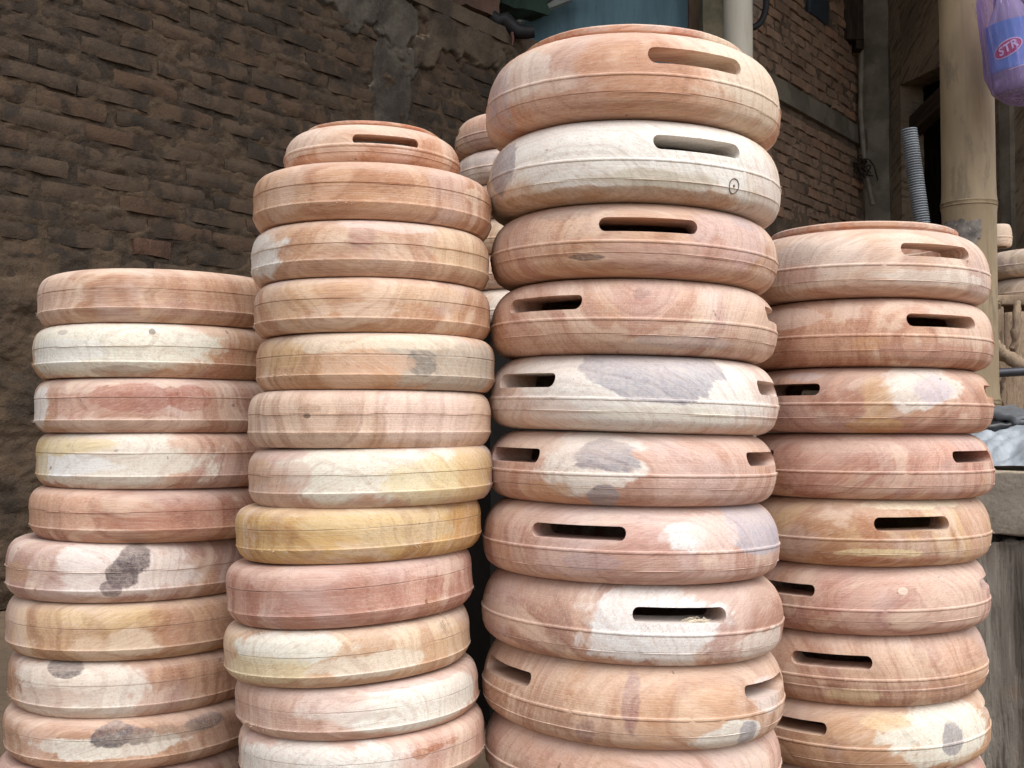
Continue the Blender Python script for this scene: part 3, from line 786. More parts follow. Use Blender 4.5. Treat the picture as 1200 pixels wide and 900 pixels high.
FUZZ = {'plain': 230, 'slotted': 40}
M_FUZZ = plain_material('pale_fibre', (232, 214, 190), rough=.8, var=.08)
GROUP = "turned wooden drum shells stacked in columns"
def shell(kind, D, xl, xr, yt, yb, label, heart='T', heart_b=None, sap='P', grain=0.0, pith=(0.05, 0.02), tilt=0.0, sapr=0.5, stains=(), roll=0.0, slot=None, collar=False, group=GROUP, n=224, slotk=(0.0, 1.0, 1.0), nod=0.0):
    al, ar = math.atan((xl - 600) / F), math.atan((xr - 600) / F)
    ac, half = (al + ar) / 2, (ar - al) / 2
    dist = D / math.cos(ac); R = dist * math.sin(half); X = D * math.tan(ac)
    if kind != 'plain': R *= 1.008
    rim = 0.89 if kind == 'plain' else 0.80
    pxc = 600 + F * math.tan(ac)
    zb, zt = at(pxc, yb, D - rim * R).z, at(pxc, yt, D - rim * R).z
    h = zt - zb
    s = random.uniform(0, 50)
    if tilt == 0.0 and abs(grain) < 1.0: tilt = random.choice((-1, 1)) * random.uniform(.15, .55)
    ja, jb = random.uniform(-.04, .03), random.uniform(-.05, .05) if kind == 'plain' else random.uniform(-.025, .03)
    def wob(t, r, z):
        q = fbm(np.cos(t) * 1.5 + s, np.sin(t) * 1.5, z * 12 + s, 2) * 0.004
        fine = fbm(np.cos(t) * 22 + s, np.sin(t) * 22, z * 60, 2) * 0.0007
        nick = np.clip(fbm(np.cos(t) * 9 + s + 20, np.sin(t) * 9, z * 90, 3) - .50, 0, 1) * .006
        zg = (0.58 + jb) if kind == 'plain' else (0.248 + ja)
        fill = np.clip(fbm(np.cos(t) * 4 + s + 9, np.sin(t) * 4, 0 * t, 3) + .12, 0, 1) * .0022 * (np.abs(z / h - zg) < .008)
        return (q + fine - nick) * (R / 0.16) + np.minimum(fill, .0010)
    prof = plain_profile(R, h) if kind == 'plain' else slotted_profile(R, h, collar)
    knee = ([0, .25, .58, 1, 2], [0, .25 + ja, .58 + jb, 1, 2]) if kind == 'plain' else ([0, .25, .415, 1, 2], [0, .25 + ja, .415 + jb, 1, 2])
    warp_z = lambda pf: [(r, float(np.interp(z / h, *knee)) * h) for r, z in pf]
    me = lathe("drum_shell", warp_z(prof), n, wob)
    if kind != 'plain' and slot is not None: me = cut_slots(me, R, h, 3, jb * .6 + slotk[0], slotk[1], slotk[2])
    me.name = "drum_shell"
    me.shade_smooth(); me.set_sharp_from_angle(angle=rad(32))
    me.materials.clear(); me.materials.append(WOOD)
    th_cam = -math.atan2(X, D)                        # world angle of the side that faces the camera
    hp = (xr - xl) / 2.0
    ang = lambda px: th_cam + math.asin(max(-0.97, min(0.97, (px - (xl + xr) / 2) / hp)))
    phi = ang(slot) if slot is not None else 0.0
    o = link_mesh("drum_shell", me, None, None, (X, D, zb))
    o.rotation_euler = (Matrix.Rotation(rad(roll), 3, 'Y') @ Matrix.Rotation(rad(nod), 3, 'X') @ Matrix.Rotation(phi, 3, 'Z')).to_euler()
    tag(o, label, "drum shell", group)
    def props(q):
        q["log"] = [grain + phi, pith[0], pith[1]]
        q["log_b"] = [tilt, sapr, s]
        q["radius"] = R
        A = COLS[heart] if isinstance(heart, str) else heart
        if q.name.startswith('collar'): A = tuple(v * f for v, f in zip(A, (.93, .72, .62)))
        Bc = heart_b if heart_b is not None else tuple(v * f for v, f in zip(A, (.93, .85, .79)))
        if isinstance(Bc, str): Bc = COLS[Bc]
        Bc = tuple(v * f for v, f in zip(Bc, (.96, .94, .92)))
        q["heart"] = list(alb(A)); q["heart_b"] = list(alb(Bc)); q["sap"] = list(alb(COLS[sap] if isinstance(sap, str) else sap))
        st = list(stains)[:5]
        for i in range(5):
            if i < len(st):
                px, v, hwp, hv, c, stren = st[i][:6]; soft = st[i][6] if len(st[i]) > 6 else 0.22
                a = ang(px); cosa = max(0.3, math.cos(a - th_cam))
                q["stain_%d" % (i + 1)] = [a - phi, v * h, max(.05, soft * .5) if soft > .06 else .04]
                q["stain_size_%d" % (i + 1)] = [hwp / hp * R / cosa, hv * h, stren]
                q["stain_colour_%d" % (i + 1)] = list(alb(COLS[c] if isinstance(c, str) else c))
            else:
                q["stain_%d" % (i + 1)] = [0.0, -5.0, 0.1]; q["stain_size_%d" % (i + 1)] = [0.01, 0.01, 0.0]; q["stain_colour_%d" % (i + 1)] = [0.5, 0.5, 0.5]
    props(o)
    if kind != 'plain':
        def wob2(t, r, z):
            c = fbm(np.cos(t) * 30 + s, np.sin(t) * 30, 0 * t + s, 3)
            return wob(t, r, z) - np.clip(np.abs(c) - 0.42, 0, 1) * 0.006
        bme = lathe("bead_ring", [(r, z + jb * h) for r, z in bead_profile(R, h)], n, wob2); bme.shade_smooth(); bme.materials.append(WOOD)
        bo = link_mesh("bead_ring", bme, None, o); props(bo)
    fuzz = FUZZ.get(kind, 0)
    if fuzz and n > 200:
        vs, fs = [], []
        zr, rr_ = ((0.245 + ja) * h, 1.0 * R) if kind == 'plain' else ((0.415 + jb) * h, 0.986 * R + 0.001)
        for q in range(fuzz):
            t = random.uniform(0, 2 * math.pi)
            if fbm(np.array([math.cos(t) * 3 + s]), np.array([math.sin(t) * 3]), np.array([s]), 2)[0] < -0.05: continue
            L = random.uniform(.0008, .0042); w_ = random.uniform(.00012, .00028); dz = random.uniform(-1, .4); dt = random.uniform(-1, 1) * .9
            rad_, tan_ = Vector((math.cos(t), math.sin(t), 0)), Vector((-math.sin(t), math.cos(t), 0))
            b0 = rad_ * (rr_ - .0012) + Vector((0, 0, zr + random.uniform(-.002, .0015)))
            e0 = b0 + (rad_ * random.uniform(.3, 1) + tan_ * dt + Vector((0, 0, dz))).normalized() * L
            k0 = len(vs); vs += [b0 - tan_ * w_, b0 + tan_ * w_, b0 + Vector((0, 0, w_ * 2)), e0]
            fs += [(k0, k0 + 1, k0 + 3), (k0 + 1, k0 + 2, k0 + 3), (k0 + 2, k0, k0 + 3)]
        fo = link_mesh("wood_fuzz", mesh_from("wood_fuzz", vs, fs), M_FUZZ, o); fo['kind'] = 'stuff'
    if collar:
        cme = lathe("collar", collar_profile(R, h), n, wob); cme.shade_smooth(); cme.set_sharp_from_angle(angle=rad(30)); cme.materials.append(WOOD)
        co = link_mesh("collar", cme, None, o); props(co)
    return o, R, h

def stack(kind, D, rows, floor=True, extra_label=None):
    res = []
    for rw_ in rows:
        res.append(shell(kind, D, **rw_))
    return res

HALF = math.pi / 2
# ---- stack 1: short plain stack by the brick wall
D1 = 1.36
s1 = [
 dict(xl=40.5, xr=336, yt=314, yb=378, heart=(212, 172, 142), heart_b=(196, 146, 116), grain=0.1, pith=(0.16, 0.06), tilt=0.05, roll=0.3, label="topmost tan-peach plain shell of the short stack by the brick wall", stains=[(60, .6, 30, .5, 'P', .5), (215, .25, 60, .12, (186, 140, 128), .5), (280, .5, 60, .6, 'O', .5)]),
 dict(xl=36.5, xr=336, yt=378, yb=442, heart='T', heart_b='O', grain=0.0, pith=(0.12, 0.03), roll=0.3, label="cream-white shell turning tan at one end, second of the short stack", stains=[(110, .55, 120, .6, (240, 232, 214), 1., .3), (75, .45, 45, .25, 'W', .8), (150, .08, 40, .12, 'B', .5), (75, .83, 7, .05, 'D', .5), (172, .82, 4, .06, 'D', .8)]),
 dict(xl=39.5, xr=337, yt=442, yb=507, heart=(212, 176, 158), heart_b=(198, 150, 128), grain=0.1, pith=(0.2, 0.08), label="pinkish shell with a ragged brick-red scrape across its middle, in the short stack", stains=[(48, .45, 14, .35, 'W', .95), (155, .62, 50, .26, (176, 108, 90), .8, .12), (215, .60, 24, .24, (178, 106, 86), .85, .12), (90, .5, 25, .25, (186, 122, 102), .6), (140, .15, 90, .12, 'P', .7)]),
 dict(xl=43, xr=338, yt=507, yb=573, heart=(204, 158, 134), heart_b=(186, 134, 110), grain=0.2, pith=(0.05, 0.03), tilt=0.1, label="half white half pinkish shell with a yellowed end, in the short stack", stains=[(120, .55, 100, .6, (238, 228, 214), .95, .3), (55, .75, 40, .2, (214, 188, 126), .85), (75, .42, 40, .2, (244, 240, 230), .95), (50, .4, 12, .3, (210, 182, 120), .7)]),
 dict(xl=36, xr=334, yt=573, yb=636, heart=(198, 142, 116), heart_b=(178, 120, 98), grain=-0.1, pith=(0.10, 0.05), tilt=-0.05, label="even brick-pink plain shell in the middle of the short stack", stains=[(60, .6, 50, .5, (208, 160, 130), .6, .4), (205, .5, 60, .3, (186, 118, 98), .5)]),
 dict(xl=9.5, xr=312, yt=636, yb=706, heart=(206, 174, 162), heart_b=(192, 148, 136), grain=0.2, pith=(0.02, 0.04), roll=-.5, label="mauve-pink shell with a dark grey slanting gouge mark, in the short stack", stains=[(140, .55, 85, .5, (232, 220, 214), .92, .3), (157, .76, 18, .24, (80, 68, 72), .97, .2), (143, .52, 17, .24, (80, 68, 72), .97, .2), (131, .26, 12, .16, (104, 88, 92), .85, .15), (25, .45, 14, .18, (198, 150, 112), .7), (235, .55, 50, .4, (184, 142, 134), .6)]),
 dict(xl=11, xr=312, yt=706, yb=774, heart=(204, 164, 122), heart_b=(190, 142, 104), grain=-0.3, pith=(0.02, 0.03), roll=-.6, label="yellowish tan shell with rippled brown grain bands, in the short stack", stains=[(130, .75, 60, .22, (206, 172, 116), .7), (160, .3, 35, .25, (220, 196, 168), .85), (195, .62, 22, .4, (176, 118, 80), .7), (250, .55, 45, .5, (186, 140, 116), .6)]),
 dict(xl=14, xr=310, yt=774, yb=841, heart=(200, 152, 120), heart_b=(184, 132, 102), grain=0.25, pith=(0.13, 0.02), tilt=0.12, roll=-1, label="shell half cream half tan with one small dark top patch, in the short stack", stains=[(85, .5, 70, .6, (236, 224, 212), .95, .3), (78, .88, 20, .16, (74, 64, 68), .97, .15), (60, .35, 40, .2, (196, 152, 130), .5), (120, .8, 30, .12, (230, 216, 202), .8)]),
 dict(xl=10, xr=312, yt=841, yb=903, heart=(206, 162, 136), heart_b=(190, 144, 116), grain=0.1, pith=(0.16, 0.04), roll=-1, label="pinkish tan shell with three dark blotches in a pale streak, low in the short stack", stains=[(140, .5, 85, .22, (238, 228, 216), .92, .2), (135, .70, 22, .22, (76, 66, 72), .97, .15), (163, .68, 18, .18, (96, 84, 90), .85, .2), (238, .74, 24, .17, (98, 88, 92), .85, .2), (195, .66, 50, .15, (150, 128, 112), .6)]),
 dict(xl=2, xr=306, yt=905, yb=967, heart=(190, 138, 122), heart_b=(172, 118, 104), grain=0.1, roll=-1, label="dark pink shell showing only its top edge below the short stack"),
]
R1 = stack('plain', D1, s1)

# ---- stack 2: taller plain stack, one small slotted shell on top
D2 = 1.19
s2 = [
 dict(xl=293.5, xr=575, yt=189, yb=257, heart=(206, 154, 118), heart_b=(194, 136, 100), grain=0.1, pith=(0.22, 0.0), tilt=0.08, roll=.8, label="even orange-tan shell directly under the small slotted shell", stains=[(330, .5, 30, .5, (212, 172, 136), .5), (548, .62, 12, .14, (222, 190, 164), .8)]),
 dict(xl=293, xr=572.5, yt=257, yb=324, heart=(214, 174, 144), heart_b=(200, 152, 122), grain=0.02, pith=(0.0, 0.05), roll=.4, label="tan shell with a white end and a small pink knot in its face", stains=[(305, .45, 22, .4, 'W', .95, .25), (423, .72, 14, .3, (176, 118, 108), .7, .4), (455, .9, 60, .14, (224, 198, 188), .7), (545, .55, 30, .5, (216, 186, 146), .6)]),
 dict(xl=295.5, xr=573.5, yt=324, yb=389, heart=(208, 160, 122), heart_b=(196, 142, 106), grain=0.1, pith=(0.03, -0.02), tilt=.06, roll=.2, label="plain tan-orange shell directly below the one with the small pink knot", stains=[(500, .7, 40, .2, (216, 182, 146), .6), (345, .6, 40, .3, (206, 162, 116), .6)]),
 dict(xl=300, xr=579.7, yt=389, yb=456, heart=(206, 158, 122), heart_b=(196, 148, 106), grain=-0.2, pith=(0.1, 0.03), roll=.1, label="shell with a grey weathered half and a dark chipped spot near the groove", stains=[(530, .5, 70, .6, (182, 172, 156), .95, .3), (430, .85, 110, .18, (222, 204, 178), .85, .3), (487, .45, 16, .22, (116, 110, 104), .85, .15), (440, .4, 40, .2, (216, 168, 136), .7), (330, .6, 25, .3, (214, 172, 116), .7)]),
 dict(xl=290.5, xr=576, yt=456, yb=525, heart=(218, 182, 156), heart_b=(206, 168, 144), grain=-HALF + .28, pith=(-0.005, 0.036), roll=-.1, label="pale beige shell with one tiny dark hole, above the whitish yellow-ended shell", stains=[(368, .68, 12, .08, (170, 128, 96), .7), (500, .6, 60, .5, (222, 190, 178), .7, .4), (365, .55, 4, .04, (84, 60, 46), 1.)]),
 dict(xl=292, xr=578, yt=525, yb=595, heart=(220, 190, 172), heart_b=(210, 170, 152), grain=.2, pith=(0.1, 0.1), roll=-1.4, label="whitish shell with a yellow rough patch at one end, above the ochre shell", stains=[(420, .6, 110, .5, (240, 230, 214), .95, .35), (545, .55, 40, .5, (216, 178, 108), .9, .3), (490, .4, 45, .35, (226, 204, 150), .8, .3), (345, .5, 25, .3, (214, 172, 152), .6), (330, .9, 30, .1, (204, 160, 148), .7)]),
 dict(xl=279, xr=564, yt=593, yb=660, heart=(212, 168, 102), heart_b=(200, 148, 82), grain=.15, pith=(0.12, 0.02), roll=-2.6, label="ochre-yellow shell, the yellowest of the unslotted stacks", stains=[(430, .75, 80, .22, (222, 192, 140), .8, .3), (470, .45, 50, .2, (204, 176, 134), .8), (330, .55, 30, .2, (182, 132, 78), .6), (540, .5, 16, .4, (202, 146, 78), .7)]),
 dict(xl=269.5, xr=556.5, yt=661, yb=735, heart=(202, 148, 128), heart_b=(188, 128, 110), grain=.1, pith=(0.15, 0.03), tilt=-.06, roll=-4, label="reddish-pink plain shell just below the ochre-yellow shell", stains=[(340, .8, 50, .15, (214, 168, 150), .7), (520, .75, 30, .1, (220, 184, 168), .7)]),
 dict(xl=265.5, xr=554, yt=737, yb=804, heart=(216, 186, 152), heart_b=(206, 166, 132), grain=.2, pith=(0.1, 0.02), roll=-3.9, label="cream shell dusted with pale sawdust, between the reddish-pink shell and a white one", stains=[(340, .72, 75, .26, (240, 234, 218), .97, .3), (310, .35, 50, .25, (224, 208, 162), .8), (430, .35, 70, .2, (230, 216, 196), .85), (530, .45, 30, .3, (206, 164, 122), .7)]),
 dict(xl=280, xr=562.5, yt=804, yb=866, heart=(216, 180, 164), heart_b=(204, 160, 142), grain=-.2, pith=(0.08, 0.03), tilt=.1, roll=-2.8, label="shell pink at one end and white at the other with a pink-stained upper edge", stains=[(490, .5, 90, .45, (240, 234, 220), .97, .35), (400, .7, 40, .3, (222, 200, 190), .7), (320, .55, 40, .4, (208, 166, 146), .6), (480, .93, 70, .07, (190, 136, 128), .7)]),
 dict(xl=284, xr=570.5, yt=867, yb=932, heart=(212, 168, 148), heart_b=(200, 150, 130), grain=.15, pith=(0.1, 0.02), roll=-2.4, label="pinkish white shell with a rusty smear, cut by the bottom of the photo", stains=[(370, .6, 100, .45, (240, 230, 222), .95, .35), (490, .66, 10, .09, (172, 104, 64), .9, .3), (505, .70, 9, .07, (164, 92, 58), .9, .3), (525, .73, 8, .05, (172, 104, 72), .8)]),
]
R2 = stack('plain', D2, s2)
# small slotted cap: bottom sits on the uppermost plain shell
R2.append(shell('slotted', D2 + 0.005, xl=330, xr=539, yt=146, yb=194, slot=449, collar=True, slotk=(-.10, 1.45, 1.16), heart=(208, 152, 118), heart_b=(198, 138, 104), grain=.1, pith=(0.2, 0), roll=1.2,
      label="small orange-tan slotted shell capping the middle unslotted stack", stains=[(345, .6, 20, .5, (226, 198, 178), .9), (420, .9, 110, .2, (214, 176, 150), .6)]))

# ---- stack 3: the tall slotted stack
D3 = 1.23
s3 = [
 dict(xl=568, xr=917, yt=38, yb=140, slot=815, collar=True, roll=2, heart=(216, 168, 138), heart_b=(204, 148, 116), grain=.15, pith=(0.2, 0.03), label="crowning peach-orange slotted shell with a raised collar on the tallest stack", stains=[(620, .55, 25, .4, (216, 200, 188), .8), (590, .4, 14, .4, (172, 160, 166), .6), (880, .6, 45, .7, (226, 208, 182), .9, .4), (740, .14, 160, .22, (196, 138, 102), .6, .3), (650, .4, 40, .15, (224, 196, 176), .6)]),
 dict(xl=568, xr=917, yt=140, yb=238, slot=816, roll=2.1, heart=(220, 206, 188), heart_b=(212, 190, 166), grain=.1, pith=(0.1, 0.2), sap='W', label="chalky white slotted shell with a grey end and a small pencilled circle", stains=[(740, .6, 190, .62, (238, 234, 226), .97, .4), (592, .5, 17, .35, (150, 146, 154), .95, .15), (770, .22, 70, .12, (168, 150, 110), .6, .35), (740, .05, 170, .09, (176, 130, 92), .75), (900, .3, 20, .4, (224, 210, 202), .8)]),
 dict(xl=572, xr=912, yt=238, yb=326, slot=760, roll=2, heart=(210, 168, 142), heart_b=(198, 148, 124), grain=.1, pith=(0.2, -0.02), label="rosy tan slotted shell right below the chalky white one", stains=[(660, .83, 45, .10, (160, 128, 112), .6), (860, .7, 45, .4, (206, 172, 166), .8, .35), (870, .82, 14, .1, (168, 146, 156), .6), (692, .22, 18, .04, (84, 62, 54), .85), (800, .25, 90, .2, (202, 150, 138), .6)]),
 dict(xl=573, xr=911, yt=326, yb=416, slot=640, roll=1.5, heart=(208, 164, 142), heart_b=(196, 146, 124), grain=-HALF, pith=(0.012, 0.072), label="pinkish slotted shell directly above the whitish one with the oval grey stain", stains=[(752, .76, 9, .09, (96, 66, 58), .85, .3), (752, .70, 30, .27, (182, 132, 122), .7, .3), (800, .17, 60, .08, (190, 168, 164), .7), (880, .6, 30, .5, (214, 180, 154), .7), (650, .2, 60, .2, (204, 156, 126), .6)]),
 dict(xl=573, xr=913, yt=416, yb=507, slot=905, roll=1.8, heart=(222, 198, 186), heart_b=(212, 182, 170), grain=.1, pith=(0.1, 0.2), label="whitish slotted shell with one large oval grey stain", stains=[(745, .6, 170, .7, (238, 230, 224), .92, .4), (766, .92, 80, .56, (158, 155, 166), 1., .04), (640, .2, 60, .2, (218, 186, 174), .6), (790, .25, 70, .1, (232, 226, 208), .7)]),
 dict(xl=570, xr=911, yt=507, yb=594, slot=896, roll=1, heart=(208, 164, 146), heart_b=(198, 148, 128), grain=.2, pith=(0.14, 0.04), label="pink slotted shell with two ragged grey stains over a pale area", stains=[(690, .62, 55, .42, (236, 224, 214), .95, .2), (712, .66, 34, .19, (146, 138, 146), .95, .2), (712, .14, 14, .16, (148, 142, 150), .9, .2), (648, .18, 26, .16, (204, 150, 106), .8), (610, .8, 40, .2, (214, 182, 158), .7)]),
 dict(xl=565, xr=912, yt=592, yb=685, slot=680, roll=.8, heart=(208, 168, 154), heart_b=(198, 150, 134), grain=.1, pith=(0.2, 0.05), label="pink slotted shell with a blue-grey end and a white splotch", stains=[(886, .70, 34, .34, (174, 170, 184), .95, .1), (795, .66, 26, .2, (242, 236, 230), .92, .2), (755, .6, 28, .22, (196, 140, 126), .6), (700, .3, 30, .1, (176, 150, 156), .5), (830, .7, 30, .25, (222, 194, 184), .8)]),
 dict(xl=563, xr=914, yt=682, yb=779, slot=793, roll=2, heart=(200, 154, 130), heart_b=(180, 130, 110), grain=-.9, pith=(0.04, 0.03), label="brownish slotted shell with arching grain, a white face and shavings in its slot", stains=[(765, .55, 80, .55, (242, 236, 230), .98, .25), (660, .55, 14, .5, (164, 118, 102), .6, .5), (890, .2, 30, .25, (230, 218, 206), .8), (690, .75, 12, .3, (216, 180, 158), .6), (590, .5, 20, .5, (190, 158, 152), .6)]),
 dict(xl=564, xr=917, yt=773, yb=876, slot=590, roll=2.5, heart=(208, 168, 140), heart_b=(196, 148, 120), grain=-.35, pith=(0.02, 0.03), label="tan slotted shell with purple streaks and a pale grey-spotted lower corner", stains=[(738, .55, 9, .35, (142, 94, 96), .8, .4), (692, .2, 9, .14, (150, 104, 100), .75, .4), (842, .16, 40, .2, (240, 232, 222), .95, .15), (862, .17, 11, .14, (156, 152, 160), .95, .2), (890, .6, 20, .2, (216, 204, 200), .8)]),
 dict(xl=566, xr=912, yt=866, yb=958, slot=None, roll=2.5, heart=(210, 168, 150), heart_b=(198, 152, 134), grain=.1, pith=(0.2, 0.03), label="pink shell at the foot of the tallest stack, cut by the bottom of the photo", stains=[(860, .8, 40, .3, (206, 180, 170), .6), (640, .75, 50, .2, (200, 146, 128), .5)]),
]
R3 = stack('slotted', D3, s3)

# ---- stack 4: slotted stack in front of the bamboo pole
D4 = 1.41
s4 = [
 dict(xl=868, xr=1164, yt=268, yb=349, slot=1101, collar=True, roll=1, heart=(220, 190, 170), heart_b=(208, 168, 148), grain=.1, pith=(0.2, 0.1), label="pale pink collared slotted shell on top of the stack by the bamboo pole", stains=[(960, .5, 55, .35, (222, 204, 192), .85, .4), (945, .65, 26, .16, (172, 152, 148), .5, .5), (945, .35, 24, .14, (186, 110, 92), .5, .5), (1100, .28, 70, .1, (234, 218, 204), .9), (1040, .06, 130, .1, (196, 142, 112), .7)]),
 dict(xl=870, xr=1166.5, yt=349, yb=430, slot=1107, roll=.8, heart=(206, 154, 124), heart_b=(192, 134, 106), grain=-HALF - .1, pith=(0.0, 0.026), label="reddish tan slotted shell right under the collared pale pink one by bamboo", stains=[(930, .72, 42, .16, (216, 182, 164), .85, .12), (1140, .7, 35, .4, (218, 184, 162), .85, .4), (1022, .3, 18, .12, (206, 148, 100), .7), (1105, .2, 50, .15, (196, 142, 124), .6)]),
 dict(xl=868, xr=1165, yt=430, yb=508, slot=928, roll=.4, heart=(200, 150, 126), heart_b=(184, 130, 108), grain=.1, pith=(0.12, 0.02), label="reddish slotted shell with a white and mauve blotched face, by the bamboo pole", stains=[(1085, .72, 45, .34, (236, 226, 216), .95, .25), (1095, .66, 20, .22, (182, 164, 182), .75, .4), (1030, .5, 18, .4, (208, 166, 116), .7, .4), (1030, .12, 30, .12, (204, 154, 92), .7), (945, .85, 24, .07, (190, 176, 184), .7)]),
 dict(xl=868, xr=1165, yt=508, yb=586, slot=1142, roll=0, heart=(204, 150, 130), heart_b=(190, 132, 114), sap=(214, 172, 156), sapr=.3, grain=.5, pith=(0.10, -0.04), tilt=.6, label="brick-pink slotted shell with slanting paler streaks", stains=[(1100, .3, 60, .14, (210, 168, 146), .6), (1000, .8, 60, .1, (210, 170, 150), .5)]),
 dict(xl=866, xr=1163, yt=584, yb=664, slot=1070, roll=-.6, heart=(206, 164, 118), heart_b=(190, 138, 98), grain=.6, pith=(0.05, 0.03), label="golden tan slotted shell with cream streaks and rippled grain", stains=[(1085, .93, 65, .08, (234, 216, 176), .95, .15), (1040, .22, 55, .07, (230, 206, 154), .9, .2), (1055, .13, 70, .06, (176, 98, 60), .6, .4), (1025, .65, 14, .3, (182, 116, 80), .6, .5), (1145, .5, 16, .5, (198, 146, 122), .7)]),
 dict(xl=864, xr=1160, yt=661, yb=744, slot=920, roll=-1.2, heart=(206, 160, 142), heart_b=(194, 142, 128), grain=.1, pith=(0.2, 0.04), label="rosy slotted shell between the golden tan shell and an arch-grained one", stains=[(1058, .66, 5, .05, (228, 210, 190), .9), (980, .7, 20, .5, (192, 128, 120), .6, .5), (1120, .6, 40, .4, (212, 176, 154), .7, .4)]),
 dict(xl=860, xr=1156, yt=741, yb=827, slot=977, roll=-1.4, heart=(204, 158, 132), heart_b=(190, 140, 116), grain=-1.1, pith=(0.10, -0.01), label="tan-pink slotted shell with wide arching grain, near the foot of the stack by bamboo", stains=[(1075, .72, 7, .12, (140, 96, 88), .6, .4), (1000, .2, 30, .1, (224, 196, 150), .8, .3), (1040, .6, 60, .3, (210, 172, 142), .6), (1140, .3, 18, .2, (206, 154, 112), .6)]),
 dict(xl=860, xr=1157, yt=822, yb=906, slot=932, roll=-1.8, heart=(206, 160, 122), heart_b=(196, 146, 110), grain=.2, pith=(0.1, 0.02), label="tan slotted shell with a big cream patch and one grey spot", stains=[(1110, .62, 55, .45, (240, 232, 216), .98, .25), (1109, .47, 11, .2, (138, 132, 140), .9, .2), (1040, .8, 30, .12, (224, 190, 140), .8), (1132, .15, 25, .08, (206, 156, 104), .6)]),
 dict(xl=862, xr=1157, yt=900, yb=985, slot=None, roll=-1.8, heart=(200, 150, 136), heart_b=(188, 134, 120), grain=.1, label="dull pink shell showing a sliver at the foot of the stack by bamboo"),
]
R4 = stack('slotted', D4, s4)

# ---- stack 5: far stack between the two tall ones
D5 = 2.1
s5 = [
 dict(xl=531.5, xr=697, yt=128, yb=172, slot=660, collar=False, heart=(206, 160, 136), heart_b=(192, 144, 120), label="tan shell peeping out top behind the tallest stack", stains=[(560, .3, 20, .3, (180, 142, 128), .6)]),
 dict(xl=532, xr=697, yt=172, yb=213, slot=640, heart=(216, 196, 184), heart_b=(200, 172, 160), label="whitish shell second down in the far half-hidden stack", stains=[(560, .7, 20, .2, (176, 168, 168), .6)]),
 dict(xl=532, xr=697, yt=213, yb=254, slot=650, heart=(206, 164, 140), label="tan shell glimpsed third down in the far half-hidden stack"),
 dict(xl=534, xr=697, yt=254, yb=296, slot=640, heart=(216, 190, 160), label="yellowish shell glimpsed fourth down in the far half-hidden stack"),
 dict(xl=534, xr=698, yt=296, yb=338, slot=640, heart=(204, 160, 134), label="dull tan shell glimpsed fifth down in the far half-hidden stack"),
 dict(xl=534, xr=699, yt=338, yb=380, slot=640, heart=(224, 206, 188), label="whitish shell glimpsed sixth down in the far half-hidden stack"),
]
R5 = []
for q in s5: R5.append(shell('slotted', D5, n=128, **q))

# blocks of timber the stacks rest on, down to the ground
M_BLOCK = plain_material("rough_timber", (150, 126, 100), rough=0.85, var=0.25, scale=5, bump=0.4, stretch=(1, 6, 6))
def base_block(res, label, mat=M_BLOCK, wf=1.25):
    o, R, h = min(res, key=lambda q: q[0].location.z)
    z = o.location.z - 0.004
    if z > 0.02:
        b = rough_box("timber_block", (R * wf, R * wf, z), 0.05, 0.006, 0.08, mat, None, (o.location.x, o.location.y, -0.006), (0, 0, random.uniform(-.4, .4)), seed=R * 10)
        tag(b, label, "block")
base_block(R1, "rough timber block under the short stack by the brick wall")
base_block(R2, "rough timber block under the unslotted stack capped by a small shell")
base_block(R3, "rough timber block under the tallest stack")
base_block(R4, "rough timber block under the stack by the bamboo pole")
base_block(R5, "tall added timber block under the far half-hidden stack, near-black for gap shade", plain_material("gap_shade_timber", (30, 28, 27), rough=.9, spec=.1, var=.2, scale=6), 1.75)  # near-black colour and extra width stand for deep shade between the stacks

# pencilled circle on the chalky shell; shavings in a slot
def shell_point(res, px, v, kind='slotted', out=0.0):
    """Point on the outer face of a shell in its own stack, by photo column and height fraction."""
    o, R, h = res
    d = Vector((o.location.x, o.location.y, 0))
    ac = math.atan2(d.x, d.y)
    rr = R * (0.978 if v < 0.6 else 0.95) + out
    hp = R / d.length
    a = math.asin(max(-.98, min(.98, (math.atan((px - 600) / F) - ac) / hp)))
    th = -ac + a
    return Vector((math.sin(th) * rr, -math.cos(th) * rr, v * h)), th
M_PENCIL = plain_material("dark_pencil", (116, 100, 92), rough=.7)
o, R, h = R3[1]
pl, th = shell_point(R3[1], 852, 0.235, out=0.0008)
rz = o.rotation_euler.copy()
bpy.context.view_layer.update()
mw = Matrix.Translation(o.location) @ Matrix.Rotation(rad(2.1), 4, 'Y')
loc = o.matrix_world.inverted() @ mw
bvh = BVHTree.FromPolygons([v.co.copy() for v in o.data.vertices], [tuple(p.vertices) for p in o.data.polygons])
def on_shell(t, zz, out):
    d = loc.to_3x3() @ Vector((math.sin(t), -math.cos(t), 0))
    hit = bvh.ray_cast(loc @ Vector((math.sin(t) * .5, -math.cos(t) * .5, zz)), -d)
    return hit[0] + d * out
ring = [on_shell(th + 0.0062 * math.cos(w) / R, pl.z + 0.0072 * math.sin(w), 0.0002) for w in np.linspace(0, 2 * math.pi, 33)]
link_mesh("pencil_circle", tube_mesh("pencil_circle", ring, 0.0006, 6, cap=False), M_PENCIL, o)
link_mesh("pencil_dot", tube_mesh("pencil_dot", [on_shell(th, pl.z, -.001), on_shell(th, pl.z, .0006)], 0.0014, 10), M_PENCIL, o)

